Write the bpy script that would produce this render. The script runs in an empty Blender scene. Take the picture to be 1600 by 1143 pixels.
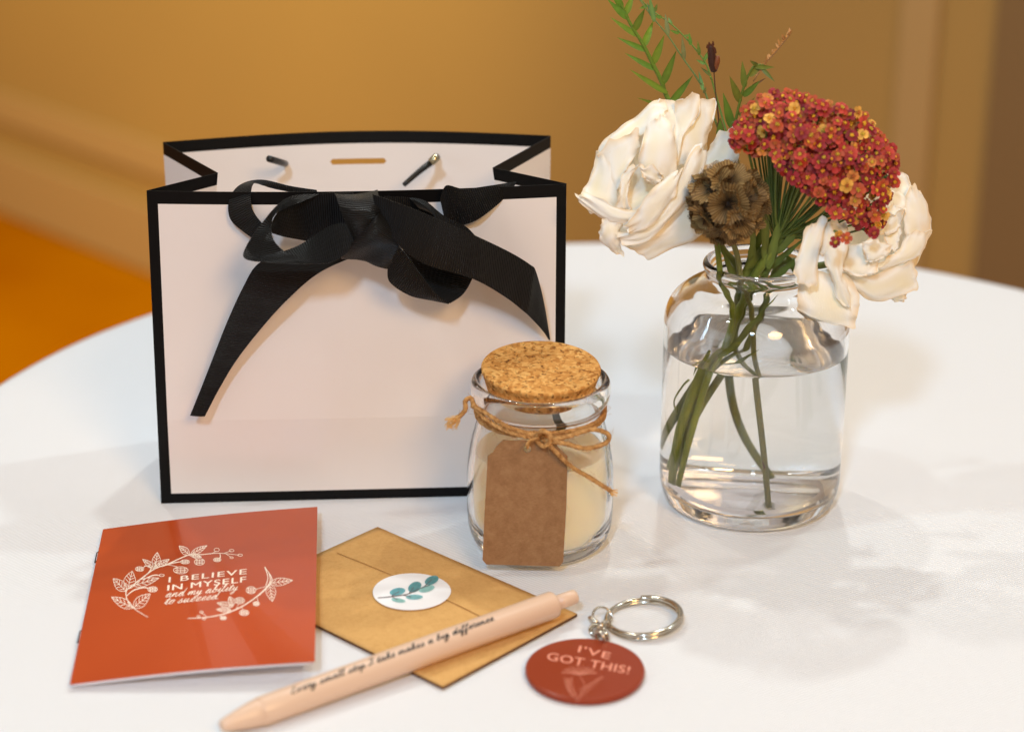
import bpy, math, random
from mathutils import Vector, Matrix, noise
random.seed(7)
C = bpy.context.scene
S = 0.01                                   # everything below is written in centimetres
V = Vector
# ------------------------------------------------------------------ camera
FPX, PITCH, CH, CL = 3150.0, math.radians(22), 43.7, 90.0
cam_d = bpy.data.cameras.new('camera'); cam = bpy.data.objects.new('camera', cam_d)
C.collection.objects.link(cam); C.camera = cam
cam.location = (0, -CL*S, CH*S); cam.rotation_euler = (math.radians(90)-PITCH, 0, 0)
cam_d.sensor_width = 36; cam_d.lens = FPX/1600*36
cam_d.clip_start = 0.01; cam_d.clip_end = 100
cam_d.dof.use_dof = True; cam_d.dof.focus_distance = 0.945
cam_d.dof.aperture_fstop = (cam_d.lens/1000)/0.0140
# ------------------------------------------------------------------ render look
C.view_settings.view_transform = 'Standard'; C.view_settings.look = 'None'
C.view_settings.exposure = 0; C.view_settings.gamma = 1
cy = C.cycles
cy.use_denoising = True; cy.max_bounces = 24; cy.transmission_bounces = 20; cy.transparent_max_bounces = 24
cy.glossy_bounces = 8; cy.diffuse_bounces = 7
cy.caustics_reflective = True; cy.caustics_refractive = True; cy.blur_glossy = 0.02
cy.sample_clamp_indirect = 12; cy.use_adaptive_sampling = False
# ------------------------------------------------------------------ world
W = bpy.data.worlds.new('World'); C.world = W; W.use_nodes = True
nt = W.node_tree; bg = nt.nodes['Background']
tc = nt.nodes.new('ShaderNodeTexCoord'); sp = nt.nodes.new('ShaderNodeSeparateXYZ'); cr = nt.nodes.new('ShaderNodeValToRGB')
mp = nt.nodes.new('ShaderNodeMapRange'); mp.inputs[1].default_value = -0.6; mp.inputs[2].default_value = 1.0
nt.links.new(tc.outputs['Generated'], sp.inputs[0]); nt.links.new(sp.outputs['Z'], mp.inputs[0])
nt.links.new(mp.outputs[0], cr.inputs[0]); nt.links.new(cr.outputs[0], bg.inputs[0])
e = cr.color_ramp.elements
e[0].position = 0.0; e[0].color = (0.55, 0.40, 0.27, 1); e[1].position = 1.0; e[1].color = (1.0, 0.72, 0.46, 1)
m_ = cr.color_ramp.elements.new(0.45); m_.color = (0.90, 0.66, 0.42, 1)
bg.inputs[1].default_value = 0.36
# ------------------------------------------------------------------ lamps and added fills
def area(name, loc, target, size, power, col, shape='DISK', sy=None, spread=180):
    d = bpy.data.lights.new(name, 'AREA'); d.shape = shape; d.size = size*S
    if sy: d.size_y = sy*S
    d.energy = power; d.color = col; d.spread = math.radians(spread)
    o = bpy.data.objects.new(name, d); C.collection.objects.link(o)
    o.location = V(loc)*S; o.rotation_euler = (V(target)-V(loc)).to_track_quat('-Z', 'Y').to_euler()
    return o
area('window_light', (-32, -190, 165), (0, 0, 5), 17, 27, (0.47, 0.72, 1.0), 'RECTANGLE', 20)
area('cool_reflection_panel', (-150, -110, 70), (0, 0, 5), 110, 4, (0.70, 0.86, 1.0), 'RECTANGLE', 90)  # added cool panel, there to give the glass something to reflect
area('warm_front_fill', (80, -190, 150), (0, 0, 5), 70, 27, (1.0, 0.62, 0.28))  # added warm fill, turns the bow's shadows on the bag orange
area('ceiling_lamp', (-62, 92, 215), (0, 0, 0), 9, 8.5, (0.95, 0.93, 0.87))
area('ceiling_lamp', (20, 120, 215), (0, 0, 0), 9, 13, (0.93, 0.99, 0.96))
area('ceiling_lamp', (110, 60, 215), (0, 0, 0), 9, 9.5, (0.86, 1.0, 1.0))
area('ceiling_lamp', (-95, -40, 215), (0, 0, 0), 12, 7.5, (0.82, 0.98, 1.0))
area('wall_wash_fill', (-60, 100, 75), (-125, 310, -25), 60, 14, (1.0, 0.79, 0.38), spread=110)  # added wash with no fixture, makes the warm gradient on the wall

# ------------------------------------------------------------------ camera maths: pixel of the 1600 px photo -> place
def ray(px, py):
    a = (px-800)/FPX; b = -(py-571.5)/FPX
    return V((a, math.cos(PITCH)+b*math.sin(PITCH), -math.sin(PITCH)+b*math.cos(PITCH)))
EYE = V((0, -CL, CH))
def atz(px, py, z=0.0):
    d = ray(px, py); return EYE + d*((z-CH)/d.z)
def aty(px, py, y=0.0):
    d = ray(px, py); return EYE + d*((y+CL)/d.y)
def proj(p):
    q = V(p)-EYE; f = V((0, math.cos(PITCH), -math.sin(PITCH))); u = V((0, math.sin(PITCH), math.cos(PITCH)))
    t = q.dot(f); return (800+FPX*q.x/t, 571.5-FPX*q.dot(u)/t)
def inv(surf, px, py):
    u = v = 0.5
    for _ in range(8):
        a = proj(surf(u, v)); b = proj(surf(u+1e-3, v)); c = proj(surf(u, v+1e-3))
        J = ((b[0]-a[0])*1e3, (c[0]-a[0])*1e3, (b[1]-a[1])*1e3, (c[1]-a[1])*1e3)
        det = J[0]*J[3]-J[1]*J[2]; ex, ey = px-a[0], py-a[1]
        u += (J[3]*ex-J[1]*ey)/det; v += (-J[2]*ex+J[0]*ey)/det
    return u, v

# ------------------------------------------------------------------ helpers
def lin(c):
    return tuple((x/12.92 if x <= .04045 else ((x+.055)/1.055)**2.4) for x in (v/255 for v in c)) + (1,)
def mat(name, col=(200, 200, 200), rough=.5, metal=0, trans=0, ior=1.45, spec=.5, coat=0, sub=0, subcol=None, sheen=0):
    m = bpy.data.materials.new(name); m.use_nodes = True
    b = m.node_tree.nodes['Principled BSDF']; I = b.inputs
    I['Base Color'].default_value = lin(col) if max(col[:3]) > 1 else tuple(col[:3])+(1,)
    I['Roughness'].default_value = rough; I['Metallic'].default_value = metal
    I['Transmission Weight'].default_value = trans; I['IOR'].default_value = ior
    I['Specular IOR Level'].default_value = spec; I['Coat Weight'].default_value = coat
    I['Sheen Weight'].default_value = sheen
    if sub:
        I['Subsurface Weight'].default_value = sub; I['Subsurface Radius'].default_value = subcol or (1, .7, .4)
        I['Subsurface Scale'].default_value = .004
    return m
def N(m, typ, **kw):
    n = m.node_tree.nodes.new(typ)
    for k, v in kw.items():
        if k in n.inputs: n.inputs[k].default_value = v
        else: setattr(n, k, v)
    return n
def L(m, a, b): m.node_tree.links.new(a, b)
def bsdf(m): return m.node_tree.nodes['Principled BSDF']
def ramp(m, fac, stops):
    r = N(m, 'ShaderNodeValToRGB'); el = r.color_ramp.elements
    el[0].position, el[0].color = stops[0][0], lin(stops[0][1]); el[1].position, el[1].color = stops[-1][0], lin(stops[-1][1])
    for p, c in stops[1:-1]:
        x = el.new(p); x.color = lin(c)
    L(m, fac, r.inputs[0]); return r
def bump(m, fac, strength, dist):
    b = N(m, 'ShaderNodeBump', Strength=strength, Distance=dist)
    L(m, fac, b.inputs['Height'])
    old = bsdf(m).inputs['Normal'].links
    if old: L(m, old[0].from_socket, b.inputs['Normal'])
    L(m, b.outputs[0], bsdf(m).inputs['Normal']); return b
def coords(m, scale=(1, 1, 1), kind='Object', rot=(0, 0, 0)):
    t = N(m, 'ShaderNodeTexCoord'); p = N(m, 'ShaderNodeMapping'); p.inputs['Scale'].default_value = scale
    p.inputs['Rotation'].default_value = rot
    L(m, t.outputs[kind], p.inputs[0]); return p.outputs[0]
def noise_tex(m, scale, detail=4, vec=None, rough=.5):
    n = N(m, 'ShaderNodeTexNoise', Scale=scale, Detail=detail, Roughness=rough)
    L(m, vec if vec else coords(m), n.inputs['Vector']); return n

def world_loc(o):
    p = V((0, 0, 0))
    while o: p += o.location; o = o.parent
    return p
def mesh(name, vs, fs, mats, parent=None, smooth=True, origin=None, uvs=None, midx=None, cols=None, weld=False):
    """verts in cm, world coordinates"""
    o = bpy.data.objects.new(name, bpy.data.meshes.new(name)); me = o.data
    if parent: off = world_loc(parent)/S; o.parent = parent
    else: off = V(origin) if origin else V((0, 0, 0)); o.location = off*S
    me.from_pydata([tuple((V(v)-off)*S) for v in vs], [], fs)
    if not isinstance(mats, (list, tuple)): mats = [mats]
    for m in mats: me.materials.append(m)
    if midx: me.polygons.foreach_set('material_index', midx)
    me.polygons.foreach_set('use_smooth', [smooth]*len(me.polygons))
    if uvs:
        ul = me.uv_layers.new(name='UVMap')
        for l in me.loops: ul.data[l.index].uv = uvs[l.vertex_index]
    if cols:
        ca = me.color_attributes.new('Col', 'FLOAT_COLOR', 'POINT')
        for i, c in enumerate(cols): ca.data[i].color = tuple(c[:3])+(1,)
    me.update(); C.collection.objects.link(o); return o
def solid(o, t, off=0, bev=0):
    s = o.modifiers.new('s', 'SOLIDIFY'); s.thickness = t*S; s.offset = off
    e_ = o.modifiers.new('e', 'EDGE_SPLIT'); e_.split_angle = math.radians(50)
    if bev:
        b = o.modifiers.new('b', 'BEVEL'); b.width = bev*S; b.segments = 2; b.limit_method = 'ANGLE'
    return o
def sub(o, n=1):
    s = o.modifiers.new('sub', 'SUBSURF'); s.levels = n; s.render_levels = n; return o
def thing(name, loc, label, cat, group=None):
    o = bpy.data.objects.new(name, None); C.collection.objects.link(o); o.location = V(loc)*S
    o.empty_display_size = .01; o['label'] = label; o['category'] = cat
    if group: o['group'] = group
    return o
def tag(o, label, cat, group=None):
    o['label'] = label; o['category'] = cat
    if group: o['group'] = group
    return o
def cr_pt(p, t):
    """Catmull-Rom through list p of Vectors, t in 0..len-1"""
    n = len(p)-1; i = min(int(t), n-1); f = t-i
    a = p[max(i-1, 0)]; b = p[i]; c = p[i+1]; d = p[min(i+2, n)]
    return (b*2 + (c-a)*f + (a*2-b*5+c*4-d)*f*f + (b*3-a-c*3+d)*f*f*f)*.5
def smooth_path(p, n):
    p = [V(q) for q in p]; return [cr_pt(p, (len(p)-1)*i/(n-1)) for i in range(n)]
def grid(fn, nu, nv, closed=False):
    vs, uv, fs = [], [], []
    for j in range(nv+1):
        for i in range(nu if closed else nu+1):
            vs.append(fn(i/nu, j/nv)); uv.append((i/nu, j/nv))
    w = nu if closed else nu+1
    for j in range(nv):
        for i in range(nu):
            a = j*w+i; b = j*w+(i+1) % w
            fs.append((a, b, b+w, a+w))
    return vs, fs, uv
class MB:
    def __init__(s): s.v, s.f, s.u, s.m, s.c = [], [], [], [], []
    def add(s, vs, fs, uv=None, mi=0, col=None):
        k = len(s.v); s.v += [V(v) for v in vs]; s.f += [tuple(i+k for i in f) for f in fs]
        s.u += uv if uv else [(0, 0)]*len(vs); s.m += [mi]*len(fs)
        s.c += (col if isinstance(col, list) else [col or (1, 1, 1)]*len(vs))
    def build(s, name, mats, parent=None, **k):
        return mesh(name, s.v, s.f, mats, parent, uvs=s.u, midx=s.m, cols=s.c, **k)
def tube(mb, pts, r, n=8, seg=None, mi=0, col=None, cap=True):
    pts = smooth_path(pts, seg) if seg else [V(p) for p in pts]
    N_ = len(pts); rr = r if callable(r) else (lambda t: r)
    T = (pts[1]-pts[0]).normalized(); up = V((0, 0, 1)) if abs(T.z) < .9 else V((1, 0, 0))
    nn = T.cross(up).normalized(); vs, uv = [], []; ln = 0
    for i, p in enumerate(pts):
        t = (pts[min(i+1, N_-1)]-pts[max(i-1, 0)]).normalized()
        nn = (nn - t*nn.dot(t)).normalized(); bb = t.cross(nn)
        if i: ln += (p-pts[i-1]).length
        for k in range(n):
            a = 2*math.pi*k/n; vs.append(p+(nn*math.cos(a)+bb*math.sin(a))*rr(i/(N_-1))); uv.append((k/n, ln))
    fs = [(i*n+k, i*n+(k+1) % n, (i+1)*n+(k+1) % n, (i+1)*n+k) for i in range(N_-1) for k in range(n)]
    if cap: fs += [tuple(range(n-1, -1, -1)), tuple((N_-1)*n+k for k in range(n))]
    mb.add(vs, fs, uv, mi, col)
def lathe(prof, c, n=96, closed=False):
    """profile [(r,z)], r may be 0 at the ends"""
    vs, fs = [], []; rings = []
    for r, z in prof:
        if r < 1e-6: vs.append((c[0], c[1], c[2]+z)); rings.append([len(vs)-1])
        else:
            rings.append(list(range(len(vs), len(vs)+n)))
            vs += [(c[0]+r*math.cos(2*math.pi*k/n), c[1]+r*math.sin(2*math.pi*k/n), c[2]+z) for k in range(n)]
    pairs = list(zip(rings, rings[1:])) + ([(rings[-1], rings[0])] if closed else [])
    for a, b in pairs:
        if len(a) == 1 and len(b) == 1: continue
        for k in range(n):
            k2 = (k+1) % n
            if len(a) == 1: fs.append((a[0], b[k2], b[k]))
            elif len(b) == 1: fs.append((a[k], a[k2], b[0]))
            else: fs.append((a[k], a[k2], b[k2], b[k]))
    return vs, fs
def rprof(p, n=4):
    """round a profile with Catmull-Rom"""
    q = smooth_path([V((a, b, 0)) for a, b in p], (len(p)-1)*n+1)
    return [(max(0, v.x), v.y) for v in q]
def sphere(mb, c, r, mi=0, col=None, nu=8, nv=5, sc=(1, 1, 1)):
    vs, fs, uv = grid(lambda u, v: V(c)+V((r*sc[0]*math.sin(math.pi*v)*math.cos(2*math.pi*u), r*sc[1]*math.sin(math.pi*v)*math.sin(2*math.pi*u), -r*sc[2]*math.cos(math.pi*v))), nu, nv, True)
    mb.add(vs, fs, uv, mi, col)

# printed marks ----------------------------------------------------
def strokes(mb, lines, width, place, n=6, mi=0, taper=False):
    """flat ink strips; lines in 2-D, place(x,y)->3-D"""
    for ln in lines:
        p = smooth_path([V((a[0], a[1], 0)) for a in ln], max(3, (len(ln)-1)*n+1)) if len(ln) > 2 else [V((a[0], a[1], 0)) for a in ln]
        vs = []
        for i, q in enumerate(p):
            d = p[min(i+1, len(p)-1)]-p[max(i-1, 0)]
            d = d.normalized() if d.length > 1e-6 else V((1, 0, 0)); s = V((-d.y, d.x, 0))
            w = width*.5*(1 if not taper else .45+.55*math.sin(math.pi*i/(len(p)-1)))
            vs += [place(q.x+s.x*w, q.y+s.y*w), place(q.x-s.x*w, q.y-s.y*w)]
        mb.add(vs, [(2*i, 2*i+1, 2*i+3, 2*i+2) for i in range(len(p)-1)], mi=mi)
def disk2(mb, x, y, rx, ry, place, rot=0, n=20, mi=0, col=None):
    vs = [place(x, y)]
    for k in range(n):
        a = 2*math.pi*k/n; c, s = math.cos(a)*rx, math.sin(a)*ry
        vs.append(place(x+c*math.cos(rot)-s*math.sin(rot), y+c*math.sin(rot)+s*math.cos(rot)))
    mb.add(vs, [(0, k+1, (k+1) % n+1) for k in range(n)], mi=mi, col=col)
def font_mesh(text, bold=0.0, space=1.0):
    cu = bpy.data.curves.new('txt', 'FONT'); cu.body = text; cu.size = 1; cu.offset = bold; cu.space_character = space
    cu.resolution_u = 4
    o = bpy.data.objects.new('txt', cu); C.collection.objects.link(o)
    bpy.context.view_layer.update()
    dg = bpy.context.evaluated_depsgraph_get(); me = bpy.data.meshes.new_from_object(o.evaluated_get(dg))
    vs = [(v.co.x, v.co.y) for v in me.vertices]; fs = [tuple(p.vertices) for p in me.polygons]
    bpy.data.objects.remove(o); bpy.data.curves.remove(cu); bpy.data.meshes.remove(me)
    x0 = min(v[0] for v in vs); x1 = max(v[0] for v in vs); cap = .69
    return [((x-x0)/(x1-x0), y/cap) for x, y in vs], fs
def block_text(mb, text, p0, p1, up, place, bold=.012, space=1.1):
    """pixel baseline p0->p1, cap-height vector up"""
    vs, fs = font_mesh(text, bold, space)
    mb.add([place(p0[0]+(p1[0]-p0[0])*x+up[0]*y, p0[1]+(p1[1]-p0[1])*x+up[1]*y) for x, y in vs], fs)
G = {'a': (1.05, [[(0, .2), (.55, .95), (.75, .85), (.4, .98), (.12, .5), (.3, .02), (.6, .3), (.75, .9), (.72, .25), (.85, 0), (1.05, .2)]]),
 'b': (.9, [[(0, .2), (.35, 1.2), (.42, 2), (.25, 1.9), (.18, .4), (.35, 0), (.65, .3), (.6, .85), (.35, .75), (.9, .75)]]),
 'c': (.85, [[(0, .15), (.3, .4), (.62, .82), (.52, 1.02), (.22, .75), (.16, .25), (.42, 0), (.85, .2)]]),
 'd': (1.05, [[(0, .2), (.6, .95), (.3, .95), (.1, .45), (.3, 0), (.62, .4), (.85, 2), (.72, .4), (.85, 0), (1.05, .2)]]),
 'e': (.75, [[(0, .2), (.5, .6), (.5, .97), (.28, .95), (.15, .4), (.35, 0), (.75, .2)]]),
 'f': (.7, [[(0, .2), (.42, 1.3), (.5, 2), (.32, 1.9), (.2, .6), (.1, -.9), (.3, -.8), (.3, 0), (.7, .2)]]),
 'g': (.95, [[(0, .2), (.6, .92), (.3, .95), (.1, .5), (.3, .05), (.65, .75), (.55, -.6), (.3, -.95), (.15, -.6), (.95, .2)]]),
 'i': (.6, [[(0, .2), (.35, 1), (.28, .2), (.42, 0), (.6, .2)], [(.42, 1.4), (.48, 1.5)]]),
 'k': (.9, [[(0, .2), (.4, 1.4), (.4, 2), (.22, 1.8), (.12, 0), (.28, .7), (.6, .95), (.55, .6), (.3, .5), (.62, 0), (.9, .2)]]),
 'l': (.6, [[(0, .2), (.38, 1.3), (.4, 2), (.22, 1.8), (.2, .3), (.36, 0), (.6, .2)]]),
 'm': (1.35, [[(0, .2), (.2, .95), (.15, 0), (.35, .8), (.55, .95), (.55, 0), (.75, .8), (.98, .95), (1, .15), (1.12, 0), (1.35, .2)]]),
 'n': (1.0, [[(0, .2), (.2, .95), (.15, 0), (.38, .8), (.6, .95), (.62, .15), (.75, 0), (1.0, .2)]]),
 'o': (.85, [[(0, .2), (.45, .98), (.13, .7), (.2, .08), (.5, .05), (.68, .6), (.42, .97), (.85, .8)]]),
 'p': (.9, [[(0, .2), (.3, 1), (.1, -.95), (.22, .5), (.5, .95), (.68, .5), (.4, .03), (.9, .2)]]),
 'r': (.72, [[(0, .2), (.22, 1.1), (.5, .9), (.42, .2), (.52, 0), (.72, .2)]]),
 's': (.85, [[(0, .15), (.3, .65), (.45, 1.1), (.42, .75), (.62, .35), (.42, 0), (.12, .1), (.5, .08), (.85, .2)]]),
 't': (.62, [[(0, .2), (.38, 1.6), (.25, .2), (.38, 0), (.62, .2)], [(.02, 1.08), (.6, 1.18)]]),
 'u': (1.0, [[(0, .2), (.2, .95), (.18, .15), (.38, 0), (.65, .95), (.62, .15), (.76, 0), (1.0, .2)]]),
 'v': (.85, [[(0, .2), (.2, .95), (.3, 0), (.6, .92), (.85, .85)]]),
 'y': (.95, [[(0, .2), (.2, .95), (.22, .2), (.42, .08), (.68, .95), (.55, -.6), (.3, -.95), (.15, -.6), (.95, .2)]]),
 'E': (1.2, [[(1.0, 1.8), (.6, 2.05), (.3, 1.7), (.65, 1.15), (.15, .6), (.4, 0), (1.2, .2)]]),
 'I': (.95, [[(.05, 1.5), (.45, 2.1), (.65, 1.9), (.5, .6), (.2, 0), (0, .2), (.5, .35), (.95, .3)]]),
 '.': (.3, [[(.1, .02), (.17, .08)]]), ' ': (.55, [])}
def script_lines(text, slant=.35):
    x, out = 0, []
    for ch in text:
        w, ls = G[ch]
        for l in ls: out.append([(x+a+slant*b, b) for a, b in l])
        x += w
    return x, out
def script_text(mb, text, p0, p1, up, width, place, mi=0):
    W_, ls = script_lines(text)
    f = lambda a, b: place(p0[0]+(p1[0]-p0[0])*a/W_+up[0]*b, p0[1]+(p1[1]-p0[1])*a/W_+up[1]*b)
    strokes(mb, ls, width, f, n=4, mi=mi)

# ================================================================== MATERIALS
m_cloth = mat('cloth_white', (0.76, 0.76, 0.775), .85, spec=.15, sheen=.15)
c_ = coords(m_cloth, (1, 1, 1), rot=(0, 0, math.radians(58)))
w_ = N(m_cloth, 'ShaderNodeTexWave', Scale=210); w_.inputs['Distortion'].default_value = .6; L(m_cloth, c_, w_.inputs['Vector'])
bump(m_cloth, w_.outputs['Fac'], .8, .0004)
n_ = noise_tex(m_cloth, 7, 4); bump(m_cloth, n_.outputs['Fac'], .35, .006)
n2 = noise_tex(m_cloth, 900, 2); bump(m_cloth, n2.outputs['Fac'], .15, .0002)

m_wall = mat('wall_paint', (150, 108, 62), .75, spec=.2)
n_ = noise_tex(m_wall, .9, 2); L(m_wall, ramp(m_wall, n_.outputs['Fac'], [(.3, (192, 156, 90)), (.7, (172, 140, 84))]).outputs[0], bsdf(m_wall).inputs['Base Color'])
m_wall_dark = mat('wall_dark_trim', (140, 112, 72), .7)
m_wall_pale = mat('wall_pale_trim', (194, 160, 104), .7)
m_floor = mat('floor_amber_carpet', (206, 122, 20), 1.0, spec=0)
n_ = noise_tex(m_floor, 1.1, 3); L(m_floor, ramp(m_floor, n_.outputs['Fac'], [(.3, (160, 86, 0)), (.7, (200, 132, 2))]).outputs[0], bsdf(m_floor).inputs['Base Color'])

m_paper = mat('bag_paper', (229, 221, 216), .36, spec=.45, coat=.28); m_paper.node_tree.nodes['Principled BSDF'].inputs['Coat Roughness'].default_value = .08
n_ = noise_tex(m_paper, 14, 2); bump(m_paper, n_.outputs['Fac'], .12, .003)
m_black = mat('bag_black_border', (7, 6, 6), .5, spec=.2)
def grosgrain():
    m = mat('black_grosgrain', (9, 9, 9), .45, spec=.4, sheen=.02)
    uv = N(m, 'ShaderNodeUVMap'); s = N(m, 'ShaderNodeSeparateXYZ'); L(m, uv.outputs[0], s.inputs[0])
    mu = N(m, 'ShaderNodeMath', operation='MULTIPLY'); mu.inputs[1].default_value = 2*math.pi/.105; L(m, s.outputs['Y'], mu.inputs[0])
    si = N(m, 'ShaderNodeMath', operation='SINE'); L(m, mu.outputs[0], si.inputs[0])
    bump(m, si.outputs[0], 1.0, .0005)
    L(m, ramp(m, si.outputs[0], [(0, (2, 2, 2)), (1, (17, 16, 17))]).outputs[0], bsdf(m).inputs['Base Color'])
    n = noise_tex(m, 1500, 2); bump(m, n.outputs['Fac'], .3, .0001)
    return m
m_rib = grosgrain()
m_cord = mat('cord_black', (22, 22, 22), .35); m_crimp = mat('crimp_metal', (190, 180, 150), .25, metal=1)

m_glass = mat('clear_glass', (1, 1, 1), 0, trans=1, ior=1.46)
m_jarglass = mat('jar_glass', (.985, .992, .985), 0, trans=1, ior=1.46)
m_water = mat('water', (1, 1, 1), 0, trans=1, ior=1.33)

m_cork = mat('cork', (200, 140, 70), .85, spec=.2)
vo = N(m_cork, 'ShaderNodeTexVoronoi', Scale=560); nn_ = noise_tex(m_cork, 160, 3)
mx = N(m_cork, 'ShaderNodeMixRGB'); mx.inputs[0].default_value = .004
vv = N(m_cork, 'ShaderNodeVectorMath', operation='ADD'); sc_ = N(m_cork, 'ShaderNodeVectorMath', operation='SCALE'); sc_.inputs['Scale'].default_value = .004
L(m_cork, nn_.outputs['Color'], sc_.inputs[0]); L(m_cork, coords(m_cork), vv.inputs[0]); L(m_cork, sc_.outputs[0], vv.inputs[1]); L(m_cork, vv.outputs[0], vo.inputs['Vector'])
r1 = ramp(m_cork, vo.outputs['Color'], [(.15, (176, 116, 54)), (.45, (206, 146, 76)), (.85, (226, 174, 102))])
nn2 = noise_tex(m_cork, 480, 4, rough=.7); r2 = ramp(m_cork, nn2.outputs['Fac'], [(.36, (86, 44, 18)), (.44, (255, 255, 255))])
mm = N(m_cork, 'ShaderNodeMixRGB', blend_type='MULTIPLY'); mm.inputs[0].default_value = .85
L(m_cork, r1.outputs[0], mm.inputs[1]); L(m_cork, r2.outputs[0], mm.inputs[2]); L(m_cork, mm.outputs[0], bsdf(m_cork).inputs['Base Color'])
bump(m_cork, vo.outputs['Distance'], .35, .0006); bump(m_cork, nn2.outputs['Fac'], .5, .0006)

def kraft(name, c0, c1, c2, st=(1, 1, 6)):
    m = mat(name, c1, .8, spec=.2)
    a = noise_tex(m, 700, 5, coords(m, st), .7); b = noise_tex(m, 190, 5, rough=.7)
    mixn = N(m, 'ShaderNodeMath', operation='ADD'); h = N(m, 'ShaderNodeMath', operation='MULTIPLY'); h.inputs[1].default_value = .5
    L(m, a.outputs['Fac'], mixn.inputs[0]); L(m, b.outputs['Fac'], mixn.inputs[1]); L(m, mixn.outputs[0], h.inputs[0])
    L(m, ramp(m, h.outputs[0], [(.30, c0), (.5, c1), (.70, c2)]).outputs[0], bsdf(m).inputs['Base Color'])
    bump(m, a.outputs['Fac'], .15, .0003); return m
m_tag = kraft('kraft_tag', (120, 86, 56), (146, 108, 74), (164, 128, 92))
m_env = kraft('kraft_envelope', (192, 146, 86), (206, 160, 98), (214, 170, 108), (1, 1, 1))
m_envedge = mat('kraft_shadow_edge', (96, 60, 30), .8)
m_wax = mat('candle_wax', (255, 243, 212), .45, sub=.3, subcol=(1, .8, .5))
m_wick = mat('wick', (60, 50, 40), .8)
m_twine = mat('jute_twine', (184, 134, 78), .9, spec=.1)
n_ = noise_tex(m_twine, 500, 3); L(m_twine, ramp(m_twine, n_.outputs['Fac'], [(.3, (150, 102, 56)), (.7, (208, 162, 104))]).outputs[0], bsdf(m_twine).inputs['Base Color'])
m_fray = mat('jute_frayed', (226, 180, 112), .9)

def petal_mat(name, c_in, c_out):
    m = mat(name, c_out, .8, spec=.08, sub=0)
    uv = N(m, 'ShaderNodeUVMap'); s = N(m, 'ShaderNodeSeparateXYZ'); L(m, uv.outputs[0], s.inputs[0])
    n = noise_tex(m, 70, 4); ad = N(m, 'ShaderNodeMath', operation='MULTIPLY_ADD'); ad.inputs[1].default_value = .35
    L(m, n.outputs['Fac'], ad.inputs[0]); L(m, s.outputs['Y'], ad.inputs[2])
    r = ramp(m, ad.outputs[0], [(.22, c_in), (.66, c_out), (1.08, c_out), (1.22, (244, 220, 180))])  # cream inner tone, its yellow also imitates the warm shading in petal recesses
    L(m, r.outputs[0], bsdf(m).inputs['Base Color'])
    w = N(m, 'ShaderNodeTexWave', Scale=12); w.inputs['Distortion'].default_value = 4; w.inputs['Detail'].default_value = 3; L(m, uv.outputs[0], w.inputs['Vector'])
    bump(m, w.outputs['Fac'], .3, .0003); bump(m, n.outputs['Fac'], .2, .0012)
    return m
m_petal = petal_mat('rose_petal', (255, 244, 206), (255, 252, 243))
def translucent(m, k):
    nt_ = m.node_tree; out = nt_.nodes['Material Output']; tr = nt_.nodes.new('ShaderNodeBsdfTranslucent'); mxs = nt_.nodes.new('ShaderNodeMixShader')
    mxs.inputs[0].default_value = k; lk = bsdf(m).inputs['Base Color'].links
    if lk: nt_.links.new(lk[0].from_socket, tr.inputs[0])
    else: tr.inputs[0].default_value = bsdf(m).inputs['Base Color'].default_value
    nt_.links.new(bsdf(m).outputs[0], mxs.inputs[1]); nt_.links.new(tr.outputs[0], mxs.inputs[2]); nt_.links.new(mxs.outputs[0], out.inputs[0])
translucent(m_petal, .12)
def attr_mat(name, rough=.5, spec=.4, sub_=0):
    m = mat(name, (255, 255, 255), rough, spec=spec, sub=sub_)
    a = N(m, 'ShaderNodeAttribute', attribute_name='Col'); L(m, a.outputs['Color'], bsdf(m).inputs['Base Color'])
    return m
m_vcol = attr_mat('flower_tinted', .6, .3)
m_leaf = attr_mat('leaf_tinted', .5, .4)
def scab():
    m = mat('seed_pod_papery', (150, 116, 66), .6, spec=.3)
    uv = N(m, 'ShaderNodeUVMap'); s = N(m, 'ShaderNodeSeparateXYZ'); L(m, uv.outputs[0], s.inputs[0])
    mu = N(m, 'ShaderNodeMath', operation='MULTIPLY'); mu.inputs[1].default_value = 2*math.pi*38; L(m, s.outputs['X'], mu.inputs[0])
    si = N(m, 'ShaderNodeMath', operation='SINE'); L(m, mu.outputs[0], si.inputs[0])
    a = N(m, 'ShaderNodeAttribute', attribute_name='Col')
    r = ramp(m, si.outputs[0], [(.1, (170, 150, 125)), (.9, (255, 250, 240))])
    x = N(m, 'ShaderNodeMixRGB', blend_type='MULTIPLY'); x.inputs[0].default_value = .8
    L(m, a.outputs['Color'], x.inputs[1]); L(m, r.outputs[0], x.inputs[2]); L(m, x.outputs[0], bsdf(m).inputs['Base Color'])
    bump(m, si.outputs[0], .3, .0002); return m
m_scab = scab()
m_cover = mat('booklet_cover', (178, 66, 12), .28, spec=.5, coat=.35)
n_ = noise_tex(m_cover, 12, 2); bump(m_cover, n_.outputs['Fac'], .12, .002)
L(m_cover, ramp(m_cover, n_.outputs['Fac'], [(.3, (176, 64, 12)), (.7, (188, 72, 16))]).outputs[0], bsdf(m_cover).inputs['Base Color'])
m_pages = mat('white_pages', (232, 228, 236), .7)
m_ink = mat('white_ink', (250, 232, 214), .5)
m_staple = mat('staple_metal', (90, 70, 60), .4, metal=1)
m_stick = mat('sticker_paper', (240, 240, 242), .45)
m_print = attr_mat('watercolour_print', .6)
m_pen = mat('pen_peach', (217, 184, 158), .32, spec=.5)
m_penink = mat('pen_lettering', (24, 16, 14), .5)
m_metal = mat('key_ring_steel', (200, 192, 178), .17, metal=1)
m_acry = mat('red_acrylic', (142, 56, 30), .28, spec=.25, coat=.05)
m_etch = mat('etched_lettering', (232, 150, 124), .6)

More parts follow.
